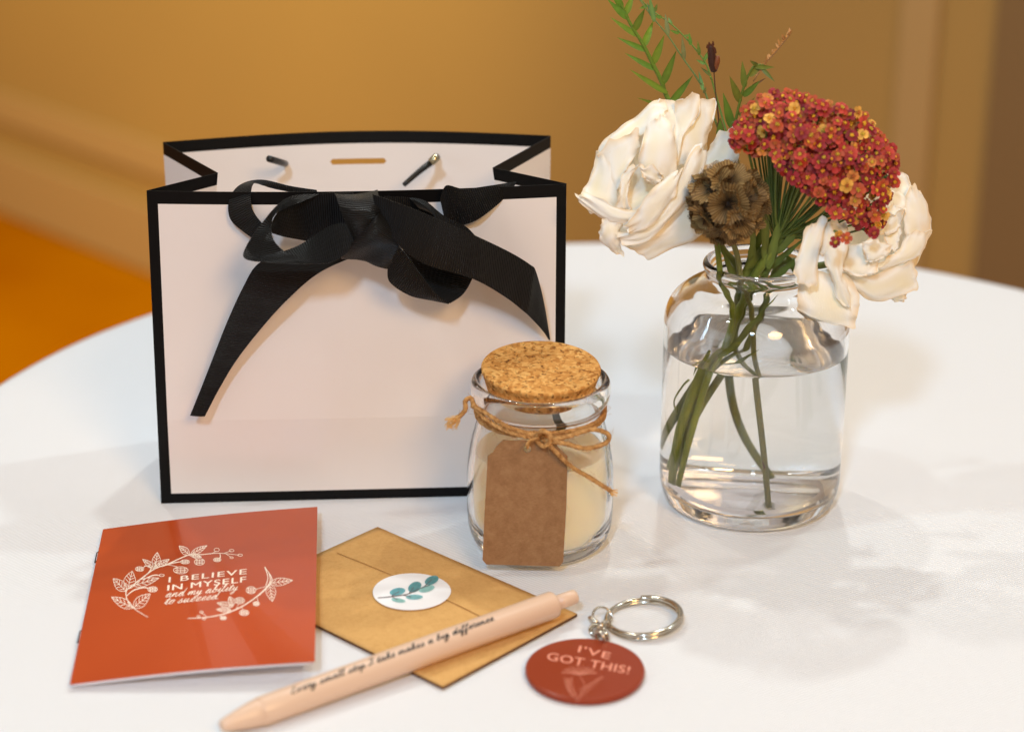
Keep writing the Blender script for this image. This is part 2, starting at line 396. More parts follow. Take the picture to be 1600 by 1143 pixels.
# ================================================================== SETTING
def struct(o): o['kind'] = 'structure'; return o
FZ = -78
f0, f1 = atz(-60, 302, FZ), atz(230, 420, FZ)
wd = (f1-f0).normalized(); wn = V((wd.y, -wd.x, 0))
if wn.y > 0: wn = -wn
w0, w1 = f0-wd*200, f0+wd*760
struct(mesh('floor', [(-900, -400, FZ), (900, -400, FZ), (900, 900, FZ), (-900, 900, FZ)], [(0, 1, 2, 3)], m_floor, smooth=False))
def wallbox(name, a, b, z0, z1, t, m, off=0.0):
    q = [a+wn*off, b+wn*off, b+wn*(off+t), a+wn*(off+t)]
    vs = [V((p.x, p.y, z)) for z in (z0, z1) for p in q]
    return mesh(name, vs, [(0, 1, 2, 3), (7, 6, 5, 4), (0, 4, 5, 1), (1, 5, 6, 2), (2, 6, 7, 3), (3, 7, 4, 0)], m, smooth=False, origin=(a+b)/2)
struct(wallbox('wall', w0, w1, FZ, 22, 8, m_wall, -8))
m_upper = mat('upper_wall_reflector_pale', (206, 210, 218), .8)  # unseen pale section, added so the vase reflects whitish instead of amber
struct(wallbox('upper_wall_reflector', w0, w1, 22.2, 230, 8, m_upper, -8.2))
def wall_at(px):                       # where a picture column meets the wall (height of the row 250)
    d = ray(px, 250); t = (f0-EYE).dot(wn)/d.dot(wn); p = EYE+d*t; return V((p.x, p.y, FZ))
sk = wallbox('skirting_board', w0, w1, FZ+.5, FZ+13, 1.5, m_wall_pale, .3); struct(sk)
rail = wallbox('wall_rail', w0, w1, FZ+19, FZ+25, .8, m_wall_pale, .3); struct(rail)
for a, b, m in ((1545, 1720, m_wall_dark), (1400, 1455, m_wall_pale)):
    tag(wallbox('door_panel', wall_at(a), wall_at(b), FZ+15, 21, .8, m, .3), {1545: 'dark brown blurred panel at the right edge of the wall', 1400: 'pale blurred strip on the wall beside the dark panel'}[a], 'panel')

# tablecloth on a round table
TC, TR = V((7.2, 2.2, 0)), 38.2
def cloth(u, v):
    a = 2*math.pi*u
    if v < .6:
        r = TR*(v/.6); z = 0
    else:
        k = (v-.6)/.4; fold = math.sin(a*17+1.3*math.sin(a*3))
        bend = min(1, k/.12); r = TR+.9*math.sin(bend*math.pi/2)+2.8*k*fold*(.3+k); z = -.9*(1-math.cos(bend*math.pi/2)) - max(0, k-.06)*62
    return TC+V((r*math.cos(a), r*math.sin(a), z))
vs, fs, uv = grid(cloth, 240, 60, True)
tag(mesh('tablecloth', vs, fs, m_cloth, origin=(7.2, 2.2, 0)), 'white linen cloth draped over the round table under everything', 'tablecloth')

# ================================================================== GIFT BAG
BL0, BR0 = atz(252, 786), atz(880, 771)
bx = (BR0-BL0).normalized(); by = V((-bx.y, bx.x, 0))        # by points away from the camera
BW = (BR0-BL0).length
def onbag(px, py, d=0.0):                                     # pixel -> plane parallel to the bag front, d cm in front of it
    o = BL0-by*d; r = ray(px, py); t = (o-EYE).dot(by)/r.dot(by); return EYE+r*t
tl, tr = onbag(229, 298, .1), onbag(885, 287, .1)
BH = (tl.z+tr.z)/2
print('BAG', BW, tl, tr, BL0, BR0)
gl, gr = atz(340, 270, BH), atz(770, 262, BH)
kl, kr = atz(255, 222, BH), atz(860, 212, BH)
bd = 8.0
BLb, BRb = BL0+by*bd+bx*.3, BR0+by*bd-bx*.3
bag = thing('gift_bag', (BL0+BR0)/2+by*4, 'white paper gift bag with black borders and a black ribbon bow', 'gift bag')
def lerp(a, b, t): return a+(b-a)*t
def panel(name, bl, br, tl_, tr_, bulge, bord, wids, parent, hole=None, crease=None, sag=0):
    """bord: left,right,bottom,top border widths (cm) ; wids: size (w,h)"""
    w, h = wids
    us = sorted(set([0, 1] + [i/48 for i in range(1, 48)] + ([bord[0]/w] if bord[0] else []) + ([1-bord[1]/w] if bord[1] else [])))
    vv_ = sorted(set([0, 1] + [i/28 for i in range(1, 28)] + ([bord[2]/h] if bord[2] else []) + ([1-bord[3]/h] if bord[3] else []) + ([crease] if crease else [])))
    if hole:
        hu0, hu1, hv0, hv1 = hole; hm = (hv0+hv1)/2
        us = sorted(set([u for u in us if not (hu0-.012 < u < hu1+.03)]+[hu0, hu0+(hu1-hu0)/2, hu1])); vv_ = sorted(set([v for v in vv_ if not hv0-.012 < v < hv1+.012]+[hv0, hm, hv1]))
    vs, fs, mi = [], [], []
    for v in vv_:
        for u in us:
            p = lerp(lerp(bl, br, u), lerp(tl_, tr_, u), v)
            p = p + by*(bulge*math.sin(math.pi*u)*v**1.6) + V((0, 0, -sag*math.sin(math.pi*u)*v**6))
            if crease: p = p - by*(.42*max(0, 1-abs(v-crease)/crease if v < crease else 1-(v-crease)/.8)*math.sin(math.pi*u)**.3 if 0 < u < 1 else 0)
            if hole and abs(v-hm) < 1e-6 and (abs(u-hu0) < 1e-6 or abs(u-hu1) < 1e-6):
                p = p + bx*(-.12 if abs(u-hu0) < 1e-6 else .12)
            vs.append(p)
    nu = len(us)
    for j in range(len(vv_)-1):
        for i in range(nu-1):
            uc, vc = (us[i]+us[i+1])/2, (vv_[j]+vv_[j+1])/2
            if hole and hu0 < uc < hu1 and hv0 < vc < hv1: continue
            a = j*nu+i; fs.append((a, a+1, a+1+nu, a+nu))
            e_ = 1e-6
            mi.append(1 if (uc*w < bord[0]+e_ or (1-uc)*w < bord[1]-e_ or vc*h < bord[2]-e_ or (1-vc)*h < bord[3]-e_) else 0)
    return solid(mesh(name, vs, fs, [m_paper, m_black], parent, midx=mi, smooth=name != 'front_panel'), .035)
panel('front_panel', BL0, BR0, tl, tr, -.6, (.52, .48, .55, .62), (BW, BH), bag, crease=.285)
uS0 = (onbag(517, 250).x-onbag(256, 250).x)/(onbag(859, 250).x-onbag(256, 250).x); uS1 = (onbag(599, 250).x-onbag(256, 250).x)/(onbag(859, 250).x-onbag(256, 250).x)
panel('back_panel', BLb, BRb, kl, kr, 1.5, (.5, .5, .5, .62), (BW, BH), bag, hole=(uS0, uS1, .896, .914))
mL, mR = BL0+by*4+bx*1.2, BR0+by*4-bx*1.2
e1 = by*.04
for nm, a, b, ta, tb in (('side_gusset', BL0+e1, mL, tl+e1, gl), ('side_gusset', mL, BLb-e1, gl, kl-e1), ('side_gusset', BR0+e1, mR, tr+e1, gr), ('side_gusset', mR, BRb-e1, gr, kr-e1)):
    panel(nm, a, b, ta, tb, 0, (.35, .35, .5, .62) if False else (0, 0, .5, .62), ((b-a).length, BH), bag)
z1 = V((0, 0, .08))
mesh('bag_base', [BL0+z1, BR0+z1, BRb+z1, BLb+z1], [(0, 1, 2, 3)], m_paper, bag, smooth=False)

# ribbon strips: list of (edge A px, edge B px, depth A, depth B)
rib = mesh('ribbon', [(0, 0, 0)], [], m_rib, bag) if False else None
def strip(mb, rows, n=7, w=8, bulge=0.0):
    A = [onbag(r[0], r[1], r[4]*(1.5 if r[4] > 0 else 1)) for r in rows]; B = [onbag(r[2], r[3], (r[5] if len(r) > 5 else r[4])*(1.5 if r[4] > 0 else 1)) for r in rows]
    M_ = (len(rows)-1)*n; a = smooth_path(A, M_+1); b = smooth_path(B, M_+1)
    vs, uv = [], []; ln = 0
    for i in range(M_+1):
        if i: ln += ((a[i]-a[i-1]).length+(b[i]-b[i-1]).length)/2
        ct = .35*noise.noise(a[i]*1.3)
        for k in range(w+1): vs.append(lerp(a[i], b[i], k/w)-by*(bulge*4*(k/w)*(1-k/w)+ct*.25*math.sin(3.1*k/w))); uv.append((k/w, ln))
    mb.add(vs, [(i*(w+1)+k, i*(w+1)+k+1, (i+1)*(w+1)+k+1, (i+1)*(w+1)+k) for i in range(M_) for k in range(w)], uv)
def ribbon_part(name, strips, parent, bulge=.06):
    mb = MB()
    for s in strips: strip(mb, s, bulge=bulge)
    return solid(mb.build(name, m_rib, parent), .045)
knot = ribbon_part('ribbon_knot', [
    [(523, 303, 590, 297, 1.5, 1.2), (527, 312, 592, 312, 2.1, 2.0), (536, 338, 594, 334, 2.3, 2.3), (548, 362, 580, 362, 2.2, 2.2), (553, 385, 566, 392, 1.6, 1.6)],
    [(592, 330, 586, 336, 2.2, 2.3), (604, 345, 562, 362, 2.4, 2.4), (616, 368, 545, 388, 2.4, 2.2), (623, 386, 533, 404, 2.3, 1.6), (608, 420, 560, 398, 2.0, 1.5)]], bag, .42)
ribbon_part('rim_loop', [
    [(497, 305, 495, 297, -1.6), (455, 300, 455, 291, -1.6), (418, 292, 408, 281, -1.2), (398, 285, 374, 290, -.3), (392, 302, 358, 314, .35), (394, 325, 360, 342, .6), (404, 342, 382, 363, .7), (425, 365, 410, 382, .6)]], bag)
ribbon_part('rim_loop', [
    [(806, 284, 805, 288, -.5), (785, 287, 790, 306, .15), (765, 290, 778, 319, .4), (725, 295, 746, 343, .7), (697, 290, 718, 354, .9, .6), (688, 312, 700, 368, .8)]], bag)
ribbon_part('bow_loop', [
    [(552, 301, 556, 375, 1.3), (500, 303, 506, 380, 1.1), (462, 311, 478, 376, 1.1), (434, 332, 444, 370, 1.5), (424, 350, 425, 364, 1.9)],
    [(500, 303, 432, 330, 1.1, 1.7), (448, 309, 425, 340, 1.5, 1.9), (408, 350, 424, 355, 2.3, 2.1), (384, 386, 427, 374, 2.6, 2.4), (383, 404, 445, 393, 2.8, 2.5), (420, 410, 470, 403, 2.9, 2.6), (478, 413, 505, 408, 2.8, 2.5)],
    [(462, 408, 443, 393, 2.75, 2.3), (485, 411, 470, 382, 2.75, 2.2), (512, 411, 500, 362, 2.7, 2.0), (537, 399, 528, 349, 2.5, 1.9), (556, 378, 550, 350, 2.2, 1.8)]], bag)
ribbon_part('bow_loop', [
    [(600, 306, 600, 335, 1.3), (640, 309, 640, 345, 1.0), (662, 315, 662, 350, 1.0), (678, 337, 676, 352, 1.4)],
    [(640, 309, 655, 325, 1.1, 1.3), (664, 314, 677, 336, 1.3, 1.6), (695, 338, 690, 368, 1.5, 1.7), (732, 357, 710, 395, 1.5, 1.5), (755, 392, 700, 410, 1.2, 1.2), (745, 425, 672, 405, 1.0, .9)],
    [(745, 412, 630, 390, .9, .8), (738, 435, 634, 412, .9, .9), (724, 459, 645, 440, 1.2, 1.2), (704, 473, 672, 464, 1.7, 1.6)],
    [(623, 384, 606, 416, 2.4, 2.0), (640, 404, 609, 440, 2.3, 1.9), (657, 428, 640, 461, 2.2, 1.8), (680, 457, 675, 469, 2.1, 1.9), (702, 473, 700, 474, 1.9, 1.9)]], bag)
ribbon_part('ribbon_tail', [
    [(440, 396, 575, 392, .8), (402, 413, 502, 424, 1.2), (379, 450, 453, 464, 1.3), (356, 500, 412, 508, 1.1), (333, 558, 371, 560, .9), (315, 604, 343, 606, .8), (297, 649, 320, 650, .9)]], bag)
ribbon_part('ribbon_tail', [
    [(582, 303, 590, 338, 2.2), (640, 324, 622, 382, 2.5), (690, 345, 664, 412, 2.6), (745, 369, 738, 435, 2.3), (797, 394, 788, 463, 1.8), (828, 413, 818, 486, 1.5), (837, 424, 826, 493, 1.4), (849, 470, 844, 512, 1.0), (859, 529, 858, 530, .7)]], bag)
# cord ends inside the back panel
def atback(px, py, d=0.0):
    o = kl-by*d; r = ray(px, py); t = (o-EYE).dot(by)/r.dot(by); return EYE+r*t
mb = MB(); tube(mb, [atback(446, 256, -.6), atback(440, 254, .5), atback(420, 248, 1.6)], .17, 10, 8)
c1 = mb.build('cord_end', m_cord, bag)
mb = MB(); tube(mb, [atback(682, 246, -.6), atback(676, 252, .4), atback(655, 268, 1.3), atback(631, 289, 1.9)], lambda t: .2-.08*t, 10, 12)
c2 = mb.build('cord_end', m_cord, bag)
mb = MB(); tube(mb, [atback(684, 244, .75), atback(673, 254, .85)], .21, 12); mb.build('crimp', m_crimp, c2)

# ================================================================== CANDLE JAR
JC = V((1.32, -4.0, 0.02))
jar = thing('candle_jar', JC, 'small cork stoppered candle jar with jute twine and blank kraft tag', 'candle')
out_p = rprof([(0, 0.12), (1.8, .1), (2.5, 0), (3.05, .18), (3.38, .9), (3.46, 2.2), (3.44, 3.6), (3.3, 4.9), (3.06, 5.9), (2.9, 6.5), (2.88, 6.9), (3.0, 7.15), (3.18, 7.4), (3.24, 7.8), (3.2, 8.2), (3.02, 8.36)], 4)
in_p = rprof([(2.86, 8.3), (2.74, 8.0), (2.68, 7.3), (2.66, 6.6), (2.85, 5.8), (3.05, 4.9), (3.18, 3.6), (3.2, 2.2), (3.1, 1.2), (2.6, .62), (0, .55)], 4)
vs, fs = lathe(out_p+in_p, JC); mesh('glass', vs, fs, m_jarglass, jar)
# wax (a hair of air between wax and glass keeps the surfaces apart)
wx = rprof([(0, .6), (2.5, .68), (3.0, 1.2), (3.13, 2.2), (3.12, 3.6), (3.0, 4.75), (2.9, 4.85), (1.5, 4.72), (0, 4.7)], 3)
vs, fs = lathe(wx, JC); mesh('wax', vs, fs, m_wax, jar)
mb = MB(); tube(mb, [JC+V((.1, .2, 4.6)), JC+V((.12, .2, 5.2)), JC+V((.2, .15, 5.5))], .05, 8, 6); mb.build('wick', m_wick, jar)
vs, fs = lathe([(0, 7.75), (2.38, 7.75), (2.46, 7.83), (2.76, 8.85), (2.72, 8.93), (2.66, 8.95), (0, 8.95)], V((0, 0, 0)), 80)
R_ = Matrix.Rotation(math.radians(4.5), 3, 'X') @ Matrix.Rotation(math.radians(1.0), 3, 'Y')
cv = []
for v in vs:
    p = V(v); a = math.atan2(p.y, p.x); p.x *= 1+.006*noise.noise(V((math.cos(a)*3, math.sin(a)*3, p.z))); p = R_ @ (p-V((0, 0, 8.1)))+V((0, 0, 8.1)); cv.append(p+JC)
mesh('cork_stopper', cv, fs, m_cork, jar, smooth=False).data.polygons.foreach_set('use_smooth', [False]*len(fs))
# twine
def twine(mb, path, seg, r=.1, turns=2.2, strands=3, fuzz=1.0, mi=0):
    p = smooth_path(path, seg); ln = sum((p[i+1]-p[i]).length for i in range(seg-1)); off = []
    T = (p[1]-p[0]).normalized(); up = V((0, 0, 1)) if abs(T.z) < .9 else V((1, 0, 0)); nn = T.cross(up).normalized(); fr = []
    for i in range(seg):
        t = (p[min(i+1, seg-1)]-p[max(i-1, 0)]).normalized(); nn = (nn-t*nn.dot(t)).normalized(); fr.append((nn.copy(), t.cross(nn)))
    for s in range(strands):
        q = []
        for i in range(seg):
            a = 2*math.pi*(s/strands+turns*ln*i/seg); wob = 1+.15*noise.noise(p[i]*3+V((s*7, 0, 0)))
            q.append(p[i]+(fr[i][0]*math.cos(a)+fr[i][1]*math.sin(a))*r*.62*wob)
        tube(mb, q, r*.6, 6, mi=mi)
    for k in range(int(ln*9*fuzz)):
        i = random.randrange(1, seg-1); a = random.uniform(0, 6.28); d = fr[i][0]*math.cos(a)+fr[i][1]*math.sin(a)
        t = (p[i+1]-p[i]).normalized()*random.choice((-1, 1)); s0 = p[i]+d*r*.8; l = random.uniform(.12, .5)
        tube(mb, [s0, s0+d*l*.3+t*l*.5, s0+d*l*random.uniform(.2, .7)+t*l*.9], .006, 3, mi=mi, cap=False)
tw = MB()
for dz, rr in ((0, 2.99), (.17, 2.99)):
    twine(tw, [JC+V((rr*math.cos(a), rr*math.sin(a), 6.68+dz+.03*math.sin(3*a))) for a in [2*math.pi*i/24 for i in range(25)]], 150)
J = lambda px, py, y: aty(px, py, y)
twine(tw, [J(845, 686, -7.25), J(800, 676, -7.1), J(760, 655, -6.1), J(742, 634, -5.3), J(736, 622, -5.0), J(727, 626, -5.1), J(727, 640, -5.2), J(716, 652, -5.2)], 60, .105)
twine(tw, [J(847, 683, -7.3), J(795, 667, -7.0), J(755, 642, -5.9), J(738, 634, -5.2)], 40, .1)
twine(tw, [J(845, 690, -7.35), J(885, 682, -7.5), J(925, 671, -7.3), J(950, 678, -7.2), J(946, 692, -7.2), J(915, 700, -7.5), J(880, 692, -7.6), J(850, 688, -7.5)], 80, .1)
twine(tw, [J(850, 686, -7.5), J(868, 705, -7.7), J(892, 728, -7.6), J(925, 748, -7.5), J(955, 767, -7.4)], 60, .095)
twine(tw, [J(838, 683, -7.4), J(848, 672, -7.75), J(860, 685, -7.8), J(850, 697, -7.7), J(838, 688, -7.4)], 40, .09)
twine(tw, [J(822, 697, -7.85), J(828, 688, -7.75), J(842, 684, -7.6)], 20, .06)
twine(tw, [J(824, 700, -7.65), J(828, 690, -7.45), J(842, 684, -7.4)], 20, .06)
twn = tw.build('twine', m_twine, jar)
fr = MB()
for k in range(70):
    a = J(718, 650, -5.2); t = J(random.uniform(694, 716), random.uniform(652, 672), -5.2+random.uniform(-.4, .4))
    md = lerp(a, t, .5)+V((random.uniform(-.12, .12), random.uniform(-.1, .1), random.uniform(-.12, .12)))
    tube(fr, [a+V((0, random.uniform(-.08, .08), random.uniform(-.06, .06))), md, t], .013, 4, 5, cap=False)
fr.build('frayed_end', m_fray, twn); fr = MB()
for k in range(36):
    a = J(950, 765, -7.4); t = J(random.uniform(955, 966), random.uniform(764, 776), -7.4+random.uniform(-.15, .15)); tube(fr, [a, t], .012, 4, cap=False)
fr.build('frayed_end', m_fray, twn)
# tag, hanging in front of the glass
TY = -7.72
poly = [(776, 700), (783, 690), (794, 688), (870, 690), (879, 697), (887, 708), (886, 760), (883, 876), (879, 883), (870, 884), (762, 881), (756, 876), (755, 870), (758, 760), (762, 712)]
poly = [(762, 712), (770, 706), (777, 695), (786, 687), (866, 689), (872, 698), (880, 706), (887, 713), (885, 790), (880, 877), (874, 884), (760, 881), (754, 874), (757, 800)]
ty = lambda py: TY+(.42 if py < 700 else .42*(1-(py-700)/185)) - .0
tagv = [aty(a, b, ty(b)) for a, b in poly]
hc = (824, 701); hole = [aty(hc[0]+6*math.cos(t), hc[1]+6*math.sin(t), ty(hc[1])) for t in [2*math.pi*k/16 for k in range(16)]]
import bmesh
bm = bmesh.new(); o1 = [bm.verts.new((v-JC)*S) for v in tagv]; o2 = [bm.verts.new((v-JC)*S) for v in hole]
es = [bm.edges.new((o1[i], o1[(i+1) % len(o1)])) for i in range(len(o1))]+[bm.edges.new((o2[i], o2[(i+1) % 16])) for i in range(16)]
bmesh.ops.triangle_fill(bm, edges=es, use_beauty=True)
me = bpy.data.meshes.new('gift_tag'); bm.to_mesh(me); bm.free(); me.materials.append(m_tag)
to = bpy.data.objects.new('gift_tag', me); C.collection.objects.link(to); to.parent = jar; solid(to, .05)

# ================================================================== VASE, WATER
VC = V((11.75, .6, .02)); 
vase = thing('glass_vase', VC, 'clear glass jar vase half filled with water, right of the gift bag', 'vase')
o_p = rprof([(0, .28), (2.6, .22), (3.3, 0.02), (3.75, .05), (4.15, .3), (4.38, .9), (4.45, 1.6)], 4)[:-1]+[(4.45, 1.6), (4.45, 5), (4.45, 8.9)]+rprof([(4.45, 9.3), (4.38, 9.9), (4.1, 10.5), (3.5, 11.05), (2.85, 11.4), (2.52, 11.65), (2.47, 11.85), (2.6, 12.0), (2.68, 12.2), (2.62, 12.4), (2.45, 12.48)], 4)
i_p = rprof([(2.34, 12.4), (2.28, 12.15), (2.27, 11.8), (2.4, 11.45), (3.0, 11.08), (3.6, 10.65), (4.0, 10.1), (4.2, 9.5), (4.24, 9.0)], 4)+[(4.25, 8.2), (4.25, 5), (4.24, 1.9)]+rprof([(4.2, 1.4), (3.95, .95), (3.4, .78), (1.5, .85), (0, .95)], 4)
vs, fs = lathe(o_p+i_p, VC, 128); mesh('vase_glass', vs, fs, m_glass, vase)
WL = 8.2
# the water reaches 0.1 mm into the glass so that the boundary is water-to-glass, with no air film
wp = [(0, .96-.02), (1.5, .85-.02)]+[(r+.012, z-.01) for r, z in reversed(rprof([(4.2, 1.4), (3.95, .95), (3.4, .78)], 4))]+[(4.255, 1.9), (4.262, 5), (4.262, WL-.02), (4.24, WL+.03), (4.1, WL-.03), (3.8, WL-.05), (0, WL-.05)]
vs, fs = lathe(wp, VC, 128); mesh('water', vs, fs, m_water, vase)

# ================================================================== FLOWERS
def leafy(mb, base, tip, width, col, n=(0, -1, 0), curl=.15, serr=0, seed=0, fold=.25):
    b, t = V(base), V(tip); a = t-b; ln = a.length; nn = (V(n)-a*(V(n).dot(a)/ln/ln)).normalized(); s = a.cross(nn).normalized()
    M_ = 8; vs, cs, uv = [], [], []
    for i in range(M_+1):
        v = i/M_; w = width*.5*(math.sin(math.pi*min(1, v*.93+.05)**.62)**1.0)*(1+(serr*(1 if i % 2 else -1)))
        c = b+a*v-nn*(curl*ln*v*v)
        for k in (-1, 0, 1):
            vs.append(c+s*w*k+nn*abs(k)*w*fold); j = random.uniform(.88, 1.12); cs.append(tuple(x*j*(1.25 if k == 0 else 1) for x in col)); uv.append((k*.5+.5, v))
    mb.add(vs, [(i*3+k, i*3+k+1, i*3+k+4, i*3+k+3) for i in range(M_) for k in (0, 1)], uv, col=cs)
green, green2, dkgreen, brown = (.16, .20, .028), (.095, .13, .02), (.04, .08, .018), (.09, .035, .018)
cx = VC.x
def in_vase(dx, dy, z): return V((cx+dx, VC.y+dy, z))
def petal(mb, B, T, W_, n, cup=.45, arc=.25, rec=.2, ruf=.08, seed=0, base=.25, M_=14, K=12, notch=0):
    """B base, T tip, W_ full width (cm), n the side the petal cups towards"""
    a = T-B; ln = a.length; nn = (V(n)-a*(V(n).dot(a)/ln/ln)).normalized(); s = a.cross(nn).normalized(); rs = V((seed*3.7, seed*1.3, 0))
    vs, uv = [], []
    for j in range(M_+1):
        v = j/M_
        w = W_*.5*(base+(1-base)*math.sin(math.pi*.5*min(1, v/.62)))*(1 if v < .62 else max(0.0, 1-((v-.62)/.38)**2.6)**.5*.92+.08*(1-(v-.62)/.38))
        for i in range(K+1):
            u = -1+2*i/K
            r1_ = noise.noise(V((u*1.6, v*1.6, 0))+rs); r2_ = noise.noise(V((u*4.5, v*2.5, 5))+rs); r3 = noise.noise(V((u*8, 3, 9))+rs)
            edge = (v**3+abs(u)**3*v)
            p = B + a*(v*(1-.10*(u*u)*v) + .035*r3*v**4) + s*(w*u*(1-.12*cup*u*u)+.05*r2_*w)
            p += nn*(cup*w*u*u*(1-.45*v) - arc*ln*math.sin(math.pi*v*.9) - rec*ln*max(0, v-.6)**2*3.2 + ruf*ln*(r1_*.8*v+r2_*.9*edge))
            vs.append(p); uv.append((u*.5+.5, v))
    w = K+1
    mb.add(vs, [(j*w+i, j*w+i+1, (j+1)*w+i+1, (j+1)*w+i) for j in range(M_) for i in range(K)], uv)
def lobe(name, rows, conv, bulge, seed, parent, ruf=.055):
    """one petal: rows (left x, left y, right x, right y, depth[, depth right]) from tip to base, belly bulging towards the viewer"""
    A = [aty(*conv(r[0], r[1]), r[4]) for r in rows]; B = [aty(*conv(r[2], r[3]), r[5] if len(r) > 5 else r[4]) for r in rows]
    M_ = max(32, (len(rows)-1)*10); K = 24; a = smooth_path(A, M_+1); b = smooth_path(B, M_+1); vs, uv = [], []; o_ = V((seed*3.1, seed*1.7, 0)); tipd = ((a[0]+b[0])-(a[3]+b[3])).normalized(); pk = .5*math.sin(seed*2.7)
    for j in range(M_+1):
        t = j/M_; w = (b[j]-a[j]).length; end = min(1, 4*t*(1-t)+.12)
        tip = math.sin(math.pi*.5*min(1, t/.07+.5)); tail = math.sin(math.pi*.5*min(1, (1-t)/.07+.5))
        for k in range(K+1):
            u = k/K; uu = .5+(u-.5)*(.62+.38*min(tip, tail)); p = lerp(a[j], b[j], uu)
            r1_ = noise.noise(V((u*2.2, t*2.4, 0))+o_); r2_ = noise.noise(V((u*3.5, t*5, 4))+o_); r3_ = noise.noise(V((u*8, t*9, 14))+o_); ed = max(abs(2*u-1)**2.5, abs(2*t-1)**4)
            flat = (1-abs(2*uu-1)**2.6)*(.35+.65*math.sin(math.pi*min(1, .12+t*.9)))
            p = p + V((0, -1, .15))*(bulge*.55*flat + ruf*(1.7*r1_+.3*r3_*ed)) + V((0, -1, 0))*(.12*ed*(r2_*2.4))
            p = p + V((noise.noise(V((t*7, u*4, 8))+o_), 0, noise.noise(V((t*7, u*4, 17))+o_)))*(.12*ed)
            if t < .16: p = p + tipd*(.30*max(0, 1-abs(2*u-1-pk)*1.4)**1.6*(1-t/.16))
            vs.append(p); uv.append((u, .34+.42*ed+.30*r1_))
    w = K+1; mb = MB(); mb.add(vs, [(j*w+i, j*w+i+1, (j+1)*w+i+1, (j+1)*w+i) for j in range(M_) for i in range(K)], uv)
    o = mb.build(name, m_petal, parent); solid(o, .012); return o
def rose(base, axis, lobes, conv, label, stem, sd):
    root = thing('white_rose', stem[-1], label, 'flower', 'white roses in the vase'); B0 = V(base); ax = V(axis).normalized()
    for i, (bulge, rows) in enumerate(lobes): lobe('petal', rows, conv, bulge, sd+i, root)
    mb = MB(); tube(mb, [V(p) for p in stem], lambda t: .19-.05*t, 10, 40, col=(.10, .12, .025)); mb.build('stem', m_leaf, root)
    mb = MB(); sphere(mb, B0, .45, col=green2)
    for i in range(5):
        a = i*1.2566; d = (ax.orthogonal().normalized()*math.cos(a)+ax.cross(ax.orthogonal()).normalized()*math.sin(a))
        leafy(mb, B0, B0+d*1.2-ax*.2, .35, green, ax, .2)
    mb.build('calyx', m_leaf, root); return root
ZL = lambda x, y: (880+x/3.687, 120+y/3.687)
ZR = lambda x, y: (1240+x/3.942, 240+y/3.942)
b1 = aty(1045, 310, 2.6)
